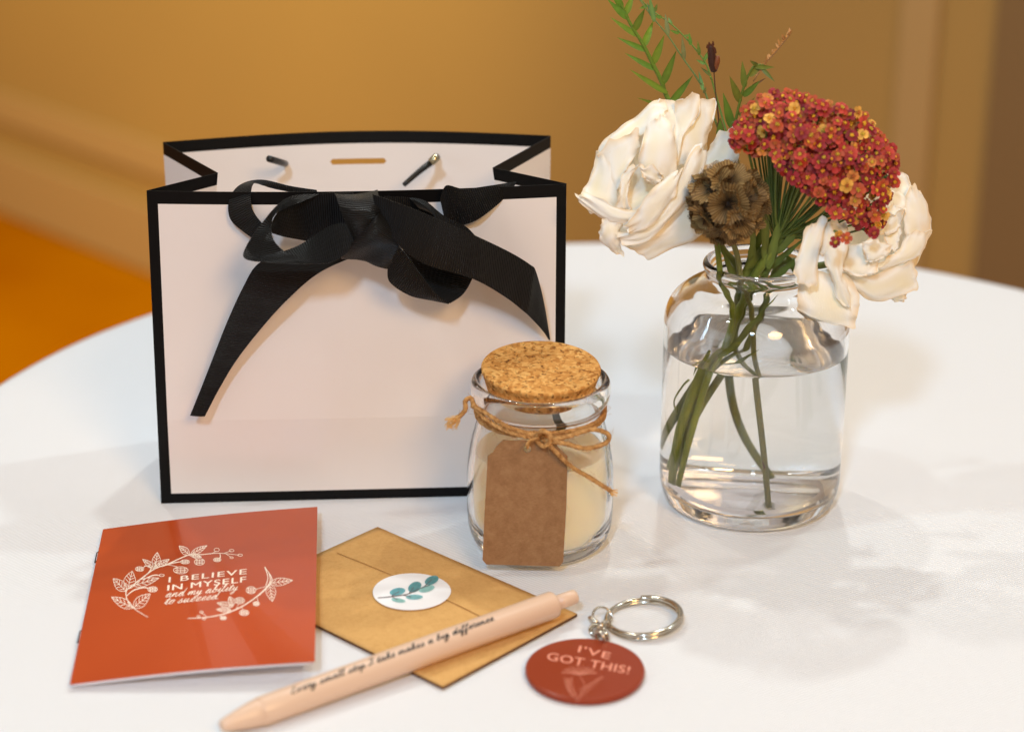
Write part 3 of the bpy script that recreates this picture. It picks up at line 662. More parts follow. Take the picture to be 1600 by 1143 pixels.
rose(b1, (-.42, -.85, .28), [
    (-.6, [(330, 330, 760, 200, 1.6), (200, 480, 830, 400, 1.2), (150, 650, 830, 600, .8), (250, 850, 810, 800, .4), (380, 960, 650, 950, .2)]),
    (.3, [(645, 165, 880, 120, 1.1, .9), (650, 240, 872, 230, .6, .7), (650, 380, 842, 330, -.2, .5), (655, 520, 800, 425, -1.0, .2)]),
    (.3, [(640, 140, 790, 105, .6), (645, 260, 770, 230, .3), (640, 380, 700, 330, -.4), (640, 480, 670, 470, -1.0)]),
    (.4, [(850, 385, 985, 280, .3), (820, 470, 1010, 400, .2), (790, 560, 1010, 540, 0), (780, 650, 1000, 660, -.2)]),
    (.3, [(480, 165, 640, 135, .9), (500, 250, 690, 250, .5), (560, 330, 680, 380, 0), (600, 430, 670, 480, -.8)]),
    (.25, [(185, 440, 340, 560, .6, -.8), (235, 355, 350, 480, .6, -.7), (310, 300, 390, 400, .7, -.6), (420, 235, 450, 340, .8, -.4), (515, 140, 520, 290, .9, -.3), (600, 150, 580, 260, .8, -.3)]),
    (.35, [(195, 440, 430, 290, -.2, -.8), (205, 520, 440, 400, -.5, -1.1), (240, 610, 390, 490, -.9, -1.3), (285, 700, 345, 600, -1.2, -1.5)]),
    (.4, [(190, 420, 300, 470, 0, -.8), (170, 540, 320, 580, -.4, -1.2), (120, 650, 315, 690, -.8, -1.4), (88, 700, 310, 760, -1.0, -1.5), (150, 790, 330, 800, -1.3, -1.7)]),
    (-.5, [(345, 540, 660, 530, -1.3), (340, 650, 620, 600, -1.1), (330, 750, 540, 680, -1.2), (380, 800, 450, 770, -1.6)]),
    (.55, [(500, 245, 590, 235, -.9), (478, 300, 622, 290, -1.2), (448, 385, 648, 385, -1.6), (438, 480, 655, 500, -1.8), (465, 580, 620, 590, -1.8), (520, 632, 575, 630, -1.6)]),
    (.15, [(350, 545, 450, 500, -1.9, -2.0), (330, 600, 392, 585, -2.0), (320, 680, 375, 690, -2.1), (300, 760, 395, 765, -2.0)]),
    (.15, [(440, 510, 580, 560, -2.1, -2.3), (450, 560, 560, 600, -2.1), (480, 600, 545, 625, -2.0)]),
    (.35, [(105, 665, 90, 715, -1.3), (210, 690, 215, 812, -1.7), (300, 745, 300, 838, -2.0), (420, 770, 425, 835, -2.2), (540, 720, 540, 790, -2.3)]),
    (.4, [(222, 820, 350, 830, -1.8), (208, 885, 335, 900, -1.8), (215, 945, 330, 970, -1.6), (285, 1005, 355, 1030, -1.3)]),
    (.4, [(740, 500, 930, 520, -1.3, -.6), (700, 640, 890, 700, -1.5, -.8), (640, 770, 850, 860, -1.6, -.9), (540, 880, 770, 935, -1.6, -1.0), (430, 940, 620, 995, -1.5, -1.1), (340, 960, 500, 1062, -1.3, -1.1)]),
    (.4, [(765, 400, 820, 430, -1.6), (700, 500, 800, 560, -2.1, -1.8), (650, 640, 720, 700, -2.3, -2.0), (560, 780, 630, 810, -2.3, -2.1), (400, 880, 500, 935, -2.2, -2.1), (300, 900, 345, 975, -1.9, -2.0)]),
    (.4, [(655, 540, 672, 560, -2.3), (560, 605, 655, 650, -2.7, -2.5), (470, 695, 605, 740, -2.8, -2.6), (420, 785, 525, 840, -2.7, -2.6), (345, 860, 390, 910, -2.4, -2.4)]),
    ], ZL, 'large open cream white rose on the left side of the vase',
    [b1, aty(1100, 350, 1.6), aty(1130, 390, 1.2), in_vase(-.9, .9, 11.5), in_vase(-.9, .8, 8), in_vase(-.4, 1.2, 4.5), in_vase(.9, 1.7, 1.2)], 3)
b2 = aty(1345, 375, 2.2)
rose(b2, (.15, -.92, -.12), [
    (-.4, [(420, 120, 700, 150, 1.2), (300, 300, 800, 350, 1.0), (250, 500, 820, 500, .7), (300, 700, 780, 620, .3), (380, 790, 700, 780, 0)]),
    (.3, [(600, 100, 690, 120, .6), (560, 200, 735, 200, .3), (560, 280, 785, 245, 0), (620, 320, 720, 310, -.2)]),
    (.3, [(480, 250, 640, 230, -.2), (470, 330, 700, 300, -.5), (500, 420, 680, 400, -.8), (520, 480, 620, 500, -1.2)]),
    (.5, [(700, 195, 785, 230, 0), (690, 280, 828, 335, -.5, .1), (680, 400, 850, 450, -.9, .1), (690, 500, 815, 560, -1.1, 0), (730, 550, 775, 610, -1.0, -.3)]),
    (.2, [(560, 340, 690, 330, -1.4, -1.2), (540, 430, 670, 400, -1.7, -1.4), (525, 500, 640, 480, -1.9, -1.6)]),
    (-.2, [(590, 370, 680, 360, -1.7), (570, 450, 665, 480, -1.6), (560, 540, 650, 540, -1.8), (590, 600, 630, 600, -2.0)]),
    (.45, [(690, 515, 850, 460, -1.3, -.6), (640, 595, 790, 610, -1.7, -1.0), (560, 650, 690, 665, -2.1, -1.5), (495, 705, 540, 720, -2.4, -2.2)]),
    (.25, [(605, 835, 700, 800, -.6), (600, 890, 695, 870, -.6), (622, 912, 680, 908, -.5)]),
    (.35, [(298, 715, 300, 770, -2.2), (400, 735, 395, 850, -2.3, -1.9), (480, 745, 500, 914, -2.2, -1.5), (600, 710, 605, 892, -1.8, -1.2), (690, 670, 705, 855, -1.4, -.9), (738, 640, 770, 830, -1.0, -.7)]),
    (.4, [(325, 560, 560, 545, -2.2), (302, 640, 545, 630, -2.5), (298, 710, 520, 700, -2.7), (370, 755, 485, 745, -2.8)]),
    (.35, [(420, 545, 605, 560, -2.8), (428, 600, 580, 620, -3.1), (450, 670, 515, 660, -3.2)]),
    (.25, [(180, 420, 340, 430, -2.5), (160, 520, 300, 550, -2.8), (148, 620, 215, 632, -2.9)]),
    (.35, [(60, 690, 330, 740, -2.3), (28, 830, 402, 870, -2.6), (22, 950, 392, 980, -2.6), (55, 1018, 375, 1076, -2.4)]),
    (.3, [(170, 470, 340, 460, -2.6), (190, 640, 315, 640, -3.0), (230, 760, 305, 760, -3.1), (270, 880, 348, 860, -3.0), (325, 945, 352, 950, -2.9)]),
    (.35, [(80, 440, 205, 400, -2.9), (35, 590, 172, 560, -3.2), (6, 700, 152, 680, -3.4), (12, 800, 140, 815, -3.4)]),
    ], ZR, 'half wilted cream white rose drooping over the right rim of the vase',
    [b2, aty(1320, 400, 2.0), aty(1280, 415, 1.8), in_vase(1.1, .9, 12.0), in_vase(.2, .2, 9.5), in_vase(-1.9, .2, 5), in_vase(-3.0, .0, 1.4)], 40)

# yarrow head
def inpoly(x, y, P_):
    c = False; j = len(P_)-1
    for i in range(len(P_)):
        if (P_[i][1] > y) != (P_[j][1] > y) and x < (P_[j][0]-P_[i][0])*(y-P_[i][1])/(P_[j][1]-P_[i][1])+P_[i][0]: c = not c
        j = i
    return c
ypoly = [(1143, 205), (1160, 178), (1185, 150), (1222, 142), (1262, 150), (1300, 163), (1350, 178), (1385, 215), (1404, 250), (1392, 295), (1385, 345), (1365, 365), (1330, 345), (1300, 330), (1262, 300), (1225, 270), (1205, 240), (1165, 235), (1145, 228)]
stem_top = aty(1213, 375, -.6)
yar = thing('yarrow', in_vase(-2.9, .4, 1.0), 'red and yellow yarrow flower head leaning right above the vase', 'flower')
mb = MB(); stalk = MB(); pts = []
def floret(px, py, extra=0):
    lump = noise.noise(V((px*.03, py*.03, 2)))*.9; ex, ey = (px-1268)/135, (py-250)/110
    dome = max(0, 1-ex*ex*.8-ey*ey*.6); y = -1.0+lump-2.2*dome**.6 + (py-142)/240*(-.9) + random.uniform(-.5, .5)
    y -= .9*max(0, (py-290)/80); y = y-1.6 if py > 360 else y
    c = aty(px, py, y); ctr = aty(1255, 300, 1.2); nrm = (c-ctr).normalized()*.75+V((random.uniform(-.6, .6), -.45, random.uniform(-.35, .6))); nrm.normalize()
    a = nrm.orthogonal().normalized(); b = nrm.cross(a); rot = random.uniform(0, 6.28); R = random.choice((random.uniform(.24, .36), random.uniform(.18, .28))); np_ = random.choice((5, 5, 6))
    t = random.random(); old = random.random()
    if old < .09: col = (.52, .17, .03)
    elif old < .13: col = (.62, .32, .05)
    else: col = [(.32, .016, .014), (.40, .035, .02), (.22, .006, .012), (.40, .06, .016), (.28, .010, .02), (.36, .03, .03)][random.randrange(4)]
    for k in range(np_):
        th = rot+2*math.pi*k/np_+random.uniform(-.12, .12); d = a*math.cos(th)+b*math.sin(th); s = nrm.cross(d); dr = random.uniform(-.35, .12)
        sh = random.uniform(.8, 1.2); cc = tuple(min(1, x*sh) for x in col); ce = tuple(min(1, x*1.25+.03) for x in cc)
        prof = [(.12, .10), (.45, .34), (.75, .46), (.95, .36), (1.05, .12)]
        vs, cs = [], []
        for q, (rr_, ww) in enumerate(prof):
            for sd in (-1, 0, 1):
                vs.append(c+d*R*rr_+s*R*ww*sd+nrm*R*(dr*rr_*rr_+(.10*abs(sd)))); cs.append(tuple(lerp(V(cc), V(ce), q/4)))
        mb.add(vs, [(i*3+k2, i*3+k2+1, i*3+k2+4, i*3+k2+3) for i in range(4) for k2 in (0, 1)], col=cs)
    yc = random.choice(((.80, .46, .03), (.60, .40, .04), (.45, .12, .03), (.70, .30, .03)))
    for k in range(5):
        th = 2*math.pi*k/5+rot; sphere(mb, c+(a*math.cos(th)+b*math.sin(th))*R*.22+nrm*.05, random.uniform(.02, .052), col=yc, nu=5, nv=3)
    sphere(mb, c+nrm*.06, .035, col=tuple(x*1.15 for x in yc[:2])+(yc[2],), nu=5, nv=3)
    tube(mb, [c+nrm*.02, c-nrm*.35], lambda t_: .13-.08*t_, 6, col=(.10, .15, .04), cap=False)
    pts.append(c-nrm*.3)
tries = 0
px_pts = []
while tries < 20000 and len(px_pts) < 330:
    tries += 1; x, y = random.uniform(1135, 1408), random.uniform(138, 372)
    if inpoly(x, y, ypoly) and all((x-p[0])**2+(y-p[1])**2 > (random.uniform(7.5, 12))**2 for p in px_pts): px_pts.append((x, y))
px_pts += [(1305, 378), (1322, 372), (1310, 366), (1372, 352), (1398, 285), (1150, 222)]
for x, y in px_pts: floret(x, y)
mb.build('flower_head', m_vcol, yar)
for p in pts[::4]:
    md = lerp(stem_top, p, .55)+V((0, .3, -.35)); tube(stalk, [stem_top+V((random.uniform(-.1, .1),)*3), md, p], .05, 5, 7, col=(.08, .115, .022) if random.random() < .6 else (.13, .17, .03), cap=False)
stalk.build('flower_stalks', m_leaf, yar)
mb = MB(); tube(mb, [stem_top, aty(1200, 400, -.8), aty(1180, 430, -.4), in_vase(-.7, .1, 10.2), in_vase(-1.7, .3, 7.2), in_vase(-2.6, .2, 4), in_vase(-3.2, -.3, 1.1)], .21, 10, 40, col=green); 
tube(mb, [aty(1232, 350, -.7), aty(1208, 400, -.6), aty(1190, 440, 0), in_vase(-.5, .5, 10), in_vase(-1.5, .8, 7), in_vase(-3.4, .9, 2.4)], .17, 8, 30, col=green2)
mb.build('stem', m_leaf, yar)
mb = MB()
for b_, t_, w_ in (((1195, 410, -.9), (1198, 285, -1.2), 12), ((1205, 400, -.9), (1232, 300, -1.2), 12), ((1215, 395, -.9), (1268, 335, -1.4), 12), ((1200, 420, -.9), (1222, 330, -1.3), 14), ((1165, 420, -.4), (1235, 345, -.8), 14), ((1185, 430, -.4), (1262, 372, -.9), 12), ((1200, 440, .2), (1260, 395, -.5), 12), ((1172, 420, -.3), (1180, 350, -1), 12), ((1160, 440, -.1), (1205, 330, -.4), 15), ((1230, 400, .6), (1250, 440, .4), 10), ((1150, 440, 0), (1128, 390, -.4), 10)):
    leafy(mb, aty(*b_), aty(*t_), w_/33, green2, curl=.1, serr=.12)
for b_, t_, w_ in (((1140, 545, -.8), (1215, 465, -1.6), 9), ((1120, 560, -.6), (1190, 500, -1.6), 12), ((1130, 580, -1), (1185, 545, -2.2), 8), ((1110, 545, -.6), (1090, 585, -1.8), 7)):
    leafy(mb, aty(*b_), aty(*t_), w_/33, green2, curl=.05)
tube(mb, [in_vase(-2.6, -.4, 6.6), in_vase(-3.1, -1, 6.5), in_vase(-3.5, -.9, 5.7), in_vase(-3.2, -.7, 5.0)], .05, 6, 14, col=green)
mb.build('leaves', m_leaf, yar)

# scabiosa seed pod
sc = aty(1137, 318, -2.6); SR = 1.75
pod = thing('seed_pod', in_vase(.6, -2.4, 1.0), 'round brown papery seed head between the two white flowers', 'dried flower')
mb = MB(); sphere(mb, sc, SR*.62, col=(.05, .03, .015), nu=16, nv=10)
dirs = []; i = 0
while len(dirs) < 34 and i < 6000:
    i += 1; d = V((random.gauss(0, 1), random.gauss(0, 1), random.gauss(0, 1))).normalized()
    if all(d.angle(q) > .62 for q in dirs): dirs.append(d)
for d in dirs:
    a = d.orthogonal().normalized(); b = d.cross(a); R = random.uniform(.70, .98); sd = random.uniform(0, 99); tint = random.uniform(.75, 1.25)
    def fn(u, v):
        th = 2*math.pi*u; fr_ = 1+.035*math.sin(38*th)*v**4 + .30*noise.noise(V((math.cos(th)*2, math.sin(th)*2, sd)))
        r = R*(.1+.9*v)*fr_; h = SR*.60+.62*(v**.7)-.06*v*v+.42*noise.noise(V((math.cos(th)*1.5, math.sin(th)*1.5, sd+4)))*v
        return sc+d*h+(a*math.cos(th)+b*math.sin(th))*r
    vs, fs, uv = grid(fn, 114, 6, True)
    cs = []
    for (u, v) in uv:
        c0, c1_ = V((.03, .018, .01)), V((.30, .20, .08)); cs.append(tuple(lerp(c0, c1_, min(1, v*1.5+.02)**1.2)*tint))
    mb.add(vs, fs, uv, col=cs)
    for k in range(5):
        th = 2*math.pi*k/5+sd; q = sc+d*(SR*.66+.16); tube(mb, [q, q+(a*math.cos(th)+b*math.sin(th))*.28+d*.24], .018, 3, col=(.01, .008, .006), cap=False)
    for k in range(110):
        th = random.uniform(0, 6.28); e_ = a*math.cos(th)+b*math.sin(th); q = sc+d*(SR*.66+.38)+e_*R*.96; tube(mb, [q, q+e_*random.uniform(.1, .3)+d*random.uniform(-.08, .15)], .007, 3, col=(.28, .18, .08), cap=False)
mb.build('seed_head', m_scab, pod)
mb = MB(); tube(mb, [sc-V((0, -.3, 1)), aty(1152, 400, -1.6), aty(1158, 440, -1.0), in_vase(-.35, -.8, 10), in_vase(-.1, -1.3, 7), in_vase(.25, -2.0, 4), in_vase(.55, -2.7, 1.05)], .13, 10, 40, col=(.13, .13, .035))
tube(mb, [in_vase(.36, -2.3, 2.9), in_vase(.22, -2.4, 3.4)], lambda t: .06-.04*t, 6, col=brown)
mb.build('stem', m_leaf, pod)
# loose stem in front
st = thing('green_stem', in_vase(-2.2, -1.4, 1.0), 'bare green stem under the left rose going into the vase', 'stem')
mb = MB(); tube(mb, [aty(1116, 345, -.6), aty(1122, 395, -.7), aty(1128, 440, -.7), in_vase(-1.2, -.4, 9.6), in_vase(-1.9, -.2, 6), in_vase(-3.0, -.7, 1.2)], .14, 10, 30, col=green); mb.build('stem', m_leaf, st)

# greenery above
Z3 = lambda x, y, d=2.0: aty(920+x/4.397, y/4.397, d)
def sprig(name, label, spine, leaves, depth, r, w, col, seg=30, root_to=None, fold=.25, lcurl=.08):
    pts_ = [Z3(x, y, depth) for x, y in spine]
    path = ([root_to] if root_to is not None else [])
    rt = thing(name, in_vase(-.3, 1.0, 1.2), label, 'greenery')
    mb = MB(); low = [in_vase(-3.0, .4, 1.6), in_vase(-2.1, .5, 5), in_vase(-.5, .6, 10.8), aty(1180, 380, 1.0)]
    tube(mb, low+pts_[::(1 if spine[0][1] > spine[-1][1] else -1)], lambda t: r*(1.2-.7*t), 7, 60, col=col); mb.build('stem', m_leaf, rt)
    mb = MB()
    for b_, t_, k in leaves:
        leafy(mb, Z3(*b_, depth), Z3(*t_, depth+random.uniform(-.7, .2)), w*k, tuple(c*random.uniform(.8, 1.2) for c in col), curl=lcurl, fold=fold)
    if leaves: mb.build('leaves', m_leaf, rt)
    return rt
fg = (.13, .21, .02)
sprig('fern_sprig', 'bright green leafy sprig rising behind the left rose, out of focus', [(590, 760), (500, 560), (430, 420), (370, 300), (300, 190), (240, 70), (190, -60)],
      [((540, 640), (285, 485), 1.1), ((560, 710), (715, 525), 1.3), ((460, 480), (250, 370), 1), ((505, 580), (600, 360), 1.4), ((400, 350), (195, 262), 1), ((440, 440), (520, 245), 1.4), ((340, 250), (150, 125), 1), ((375, 320), (445, 145), 1.3), ((310, 210), (385, 65), 1.3), ((270, 130), (130, 0), 1.2), ((250, 100), (310, -40), 1.2), ((230, 50), (150, -70), 1.2), ((560, 740), (340, 680), .8)], 3.6, .13, .27, fg)
sprig('thin_sprig', 'slender pale green sprig with tiny leaflets left of the dark bud', [(830, 720), (750, 550), (640, 390), (540, 240), (430, 110), (330, -30)],
      [((450, 150), (415, -30), 1.2), ((440, 120), (400, 20), 1), ((545, 245), (525, 95), 1.1), ((655, 410), (642, 255), 1.1), ((785, 620), (755, 490), .9), ((790, 640), (805, 600), .7)], 2.6, .055, .2, (.16, .23, .07))
sprig('feathery_sprig', 'thin feathery green sprig just left of the dark bud', [(870, 640), (840, 540), (800, 430), (700, 300), (570, 170), (430, 70), (360, 0)],
      [((840, 520), (775, 470), .7), ((800, 440), (735, 410), .7), ((790, 420), (830, 340), .8), ((760, 380), (750, 290), .8), ((700, 310), (690, 230), .8), ((650, 250), (700, 240), .6), ((620, 230), (560, 210), .7), ((570, 170), (545, 120), .7), ((500, 120), (450, 110), .8), ((450, 80), (470, 30), .8), ((400, 40), (350, 60), .8)], 2.9, .05, .22, (.15, .27, .05))
rs_ = sprig('leafy_sprig', 'green narrow leaved sprig with a brown grass tip above the yarrow', [(985, 940), (1010, 820), (1040, 690), (1075, 570), (1130, 460), (1200, 445)],
      [((985, 880), (925, 645), 1.7), ((1040, 700), (970, 530), 1.5), ((1070, 600), (1055, 425), 1.3), ((1060, 660), (1175, 560), 1.3), ((1030, 790), (1140, 675), 1.2), ((1100, 520), (1200, 440), 1.3), ((1140, 460), (1275, 465), 1.0), ((1190, 470), (1275, 560), .8), ((1160, 450), (1110, 420), .8), ((900, 960), (905, 820), 1.6)], .9, .09, .24, (.12, .165, .02))
mb = MB(); tube(mb, [Z3(1130, 560, .9), Z3(1210, 440, .9), Z3(1290, 350, .9), Z3(1390, 225, .9)], .035, 5, 12, col=(.30, .15, .05))
for k in range(22):
    t = k/21; b_ = (1150+t*230, 520-t*290); q = (b_[0]+random.uniform(-26, 34), b_[1]-random.uniform(25, 50)); leafy(mb, Z3(*b_, .9), Z3(*q, .9+random.uniform(-.3, .3)), .12, (.42, .20, .06))
leafy(mb, Z3(1120, 590, .9), Z3(1220, 540, .9), .12, (.12, .06, .03)); mb.build('grass_tip', m_leaf, rs_)
bud = sprig('dark_bud_stem', 'dark brown bud on a thin stem between the sprigs', [(905, 960), (893, 820), (872, 650), (858, 470)], [((905, 950), (905, 810), 1.6)], 1.4, .055, .22, (.10, .05, .025))
mb = MB(); tube(mb, [Z3(862, 490, 1.4), Z3(848, 420, 1.4), Z3(836, 310, 1.4)], lambda t: .13+.07*math.sin(math.pi*min(1, t*.9+.1)), 10, 14, col=(.045, .016, .01))
tube(mb, [Z3(862, 490, 1.4), Z3(880, 430, 1.3), Z3(886, 385, 1.3)], lambda t: .08+.06*math.sin(math.pi*min(1, t*.9+.1)), 8, 10, col=(.20, .06, .02))
for k in range(50):
    t = random.random(); c_ = Z3(862-26*t, 490-180*t, 1.4)+V((random.uniform(-.18, .18), -.1, 0)); leafy(mb, c_, c_+V((random.uniform(-.1, .1), -.05, .22)), .1, (.08, .025, .012))
mb.build('bud', m_leaf, bud)

# ================================================================== ENVELOPE
eT, eR, eB = atz(590, 825, .12), atz(902, 961, .12), atz(692, 1075, .12); eL = eT+eB-eR
def envs(u, v, h=0.0):        # u along T->R, v along T->L
    puff = .22*math.sin(math.pi*min(1, max(0, u)))*math.sin(math.pi*min(1, max(0, v)))
    return eT+(eR-eT)*u+(eL-eT)*v+V((0, 0, puff+h))
env = thing('envelope', lerp(eT, eB, .5)*1.0-V((0, 0, .12)), 'small kraft paper envelope closed by a round white sticker', 'envelope')
vs, fs, uv = grid(lambda u, v: envs(u, v, -.05), 30, 22); mesh('envelope_body', vs, fs, [m_env, m_envedge], env, uvs=uv); o = bpy.data.objects['envelope_body']
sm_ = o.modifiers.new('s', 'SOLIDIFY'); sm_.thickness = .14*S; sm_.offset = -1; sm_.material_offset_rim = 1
# flap folded over from the far long edge
fv = .385
def flap_fn(u, v):
    lo, hi = .0, 1.0; e_ = (v**3); uu = .012+u*.976
    edge = .05*e_*e_ ; uu = .5+(uu-.5)*(1-.09*v**5)
    return envs(uu, .004+v*fv, .03+.13*v**2)
vs, fs, uv = grid(flap_fn, 40, 14); fl = mesh('flap', vs, fs, m_env, env, uvs=uv); solid(fl, .035, 1)
Z6 = lambda x, y: (480+x/3.332, 800+y/3.332)
es2 = lambda u, v: envs(u, v, .19)
def sticker(x, y, h=.125): u, v = inv(es2, x, y); return envs(u, v, h)
cxs, cys = Z6(545, 405); mb = MB()
ring = []
stc = sticker(cxs, cys); rad_ = 61.0/ (FPX/ (stc-EYE).dot(V((0, math.cos(PITCH), -math.sin(PITCH)))))
def stk(r, a, h):
    x = stc.x+r*math.cos(a); y = stc.y+r*math.sin(a); p = V((x, y, 0)); d = p-eT; A_ = eR-eT; B_ = eL-eT; det = A_.x*B_.y-A_.y*B_.x
    u = (d.x*B_.y-d.y*B_.x)/det; v = (A_.x*d.y-A_.y*d.x)/det; q = envs(u, v, h); return q
vs, fs, uv = grid(lambda u, v: stk(rad_*v, 2*math.pi*u, .175), 64, 8, True); so = mesh('sticker', vs, fs, m_stick, env); solid(so, .012, 1)
pl = lambda x, y: sticker(*Z6(x, y), .197)
mb = MB(); teal = [(.10, .30, .34), (.16, .36, .38), (.22, .42, .40), (.08, .24, .26)]
for x, y, rx, ry, rot, ci in ((470, 412, 41, 19, -.18, 0), (475, 457, 37, 11, .15, 2), (560, 388, 37, 25, -.5, 3), (558, 440, 44, 13, -.02, 1), (622, 397, 42, 17, -.25, 2), (648, 353, 38, 21, -.4, 3)):
    n_ = 26
    for s_, ks in ((1.0, 1.25), (.72, 1.0)):
        vs, cs = [pl(x, y)], [tuple(min(1, c*ks*1.15) for c in teal[ci])]
        for k in range(n_):
            a = 2*math.pi*k/n_; c, s = math.cos(a)*rx*s_, math.sin(a)*ry*s_; jj = 1+.35*noise.noise(V((math.cos(a)*2+x, math.sin(a)*2, 0)))
            q = pl(x+c*math.cos(rot)-s*math.sin(rot), y+c*math.sin(rot)+s*math.cos(rot)); q.z += .003 if s_ < 1 else 0
            vs.append(q); cs.append(tuple(min(1, c_*ks*jj) for c_ in teal[ci]))
        mb.add(vs, [(0, k+1, (k+1) % n_+1) for k in range(n_)], col=cs)
k0 = len(mb.v)
pl2 = lambda x, y: sticker(*Z6(x, y), .205)
strokes(mb, [[(368, 445), (440, 438), (520, 426), (580, 400), (640, 378)], [(440, 438), (470, 455)], [(500, 430), (540, 440)], [(440, 436), (480, 412)], [(530, 422), (555, 390)], [(600, 395), (650, 350)]], 3.5, pl2)
for i in range(k0, len(mb.v)): mb.c[i] = (.12, .10, .11)
mb.build('leaf_print', m_print, so)

# ================================================================== BOOKLET
q00, q10, q11, q01 = atz(109, 1069, .28), atz(492, 1033, 1.05), atz(496, 792, .75), atz(161, 827, .3)
def cov(u, v, h=0.0):
    p = lerp(lerp(q00, q10, u), lerp(q01, q11, u), v)
    return p+V((0, 0, .12*math.sin(math.pi*u)+h))
book = thing('booklet', lerp(q00, q11, .5)*1.0-V((0, 0, .5)), 'rust orange stapled booklet printed I BELIEVE IN MYSELF in white', 'booklet')
vs, fs, uv = grid(lambda u, v: cov(u, v, .012), 24, 24); co = mesh('cover', vs, fs, m_cover, book, uvs=uv); solid(co, .03, 0)
def pag(u, v, k):
    p = cov(u, v); d = p.z-.02; return V((p.x, p.y, .0)) + V((0, 0, .02+d*(1-.0)))-V((0, 0, .03+k))
vs, fs, uv = grid(lambda u, v: pag(.004+u*.99, .004+v*.992, .0), 24, 24); pg = mesh('pages', vs, fs, m_pages, book, uvs=uv)
sm_ = pg.modifiers.new('s', 'SOLIDIFY'); sm_.thickness = .13*S; sm_.offset = -1
for v_ in (.28, .80):
    mb = MB(); tube(mb, [cov(.004, v_-.035, .035)+V((-.02, 0, 0)), cov(-.002, v_-.035, -.02)+V((-.04, 0, 0)), cov(-.002, v_+.035, -.02)+V((-.04, 0, 0)), cov(.004, v_+.035, .035)], .03, 6); mb.build('staple', m_staple, book)
HC = .034
def onc(x, y, h=HC): u, v = inv(cov, x, y); return cov(u, v, h)
Z5 = lambda x, y: (90+x/3.688, 780+y/3.688)
pc = lambda x, y: onc(*Z5(x, y))
mb = MB()
for dx_, dh_ in ((-.35, 0), (.35, .003), (0, .006)):
    f_ = lambda x, y: onc(x+dx_, y, HC+dh_)
    block_text(mb, 'I BELIEVE', Z5(640, 480), Z5(1088, 432), (.6, -8.0), f_, 0, 1.16)
    block_text(mb, 'IN MYSELF', Z5(633, 528), Z5(1085, 478), (.6, -8.6), f_, 0, 1.12)
script_text(mb, 'and my ability', Z5(618, 567), Z5(1035, 524), (.4, -5.9), .13, onc)
script_text(mb, 'to succeed.', Z5(612, 607), Z5(930, 574), (.4, -5.9), .13, onc)
lines, w5 = [], 3.2
def lf(bx_, by_, tx, ty_, wid):
    dx, dy = tx-bx_, ty_-by_; l = math.hypot(dx, dy); nx, ny = -dy/l, dx/l
    for s in (-1, 1):
        ln = [(bx_, by_)]
        for k, a in ((.2, .75), (.4, 1.0), (.6, .88), (.8, .5)):
            ln.append((bx_+dx*k+nx*wid*a*s, by_+dy*k+ny*wid*a*s))
        ln.append((tx, ty_)); lines.append(ln)
        for k in (.25, .45, .62, .78):
            lines.append([(bx_+dx*(k-.1), by_+dy*(k-.1)), (bx_+dx*(k+.06)+nx*wid*s*.8*(1-abs(k-.45)), by_+dy*(k+.06)+ny*wid*s*.8*(1-abs(k-.45)))])
    lines.append([(bx_, by_), (bx_+dx*.95, by_+dy*.95)])
for a in ((435, 628, 310, 565, 26), (435, 628, 535, 545, 30), (395, 530, 320, 458, 28), (405, 520, 430, 415, 34), (430, 500, 585, 455, 22), (560, 400, 490, 347, 16), (565, 395, 575, 307, 24), (568, 390, 645, 347, 15), (760, 322, 700, 270, 20), (765, 320, 862, 268, 16), (770, 322, 830, 335, 10),
          (1220, 485, 1355, 468, 22), (1222, 490, 1238, 590, 28), (1010, 620, 918, 598, 16), (1012, 615, 990, 562, 20), (1000, 640, 915, 636, 14)): lf(*a)
def berry(x, y, rx, ry, fill=True):
    lines.append([(x+rx*math.cos(t), y+ry*math.sin(t)) for t in [2*math.pi*k/10 for k in range(11)]])
    if fill:
        for k in (-.5, 0, .5): lines.append([(x-rx*.8, y+ry*k), (x+rx*.8, y+ry*k*.9)]); lines.append([(x+rx*k, y-ry*.8), (x+rx*k, y+ry*.8)])
for a in ((548, 520, 28, 15), (473, 403, 25, 13), (710, 410, 42, 20), (818, 362, 30, 19), (735, 362, 26, 12), (920, 350, 22, 11), (1115, 525, 28, 20), (1050, 585, 28, 18), (1075, 655, 27, 15), (1145, 603, 18, 12), (955, 685, 18, 10)): berry(*a)
for a in ((917, 293, 15, 10), (1003, 297, 14, 7), (1052, 323, 14, 6), (1003, 338, 10, 5), (600, 440, 15, 6), (830, 652, 9, 6), (812, 676, 8, 5), (845, 690, 8, 5)): berry(*a, False)
strokes(mb, lines, w5, pc, n=3)
main = [[(522, 682), (440, 630), (402, 580), (396, 530), (430, 500), (500, 445), (560, 402), (640, 372), (700, 345), (760, 322), (830, 320), (930, 312), (1045, 323)],
        [(396, 560), (440, 525), (500, 510), (525, 518)], [(500, 450), (540, 400), (510, 385), (495, 395)], [(490, 465), (550, 440), (590, 440)], [(560, 405), (563, 380), (562, 360)], [(600, 390), (660, 370), (715, 360)], [(620, 375), (690, 390)], [(760, 325), (800, 345)], [(880, 318), (915, 300)], [(935, 312), (938, 335), (925, 342)], [(960, 312), (1000, 298)], [(970, 316), (1000, 335)],
        [(1195, 390), (1222, 440), (1218, 490), (1150, 560), (1060, 620), (960, 662), (850, 682), (750, 688)], [(1215, 500), (1140, 520)], [(1150, 560), (1155, 590)], [(1060, 622), (1070, 640)], [(1030, 630), (1045, 600)], [(940, 668), (940, 680)], [(860, 680), (830, 652)]]
strokes(mb, main, 6.5, lambda x, y: pc(x, y), n=5, taper=True)
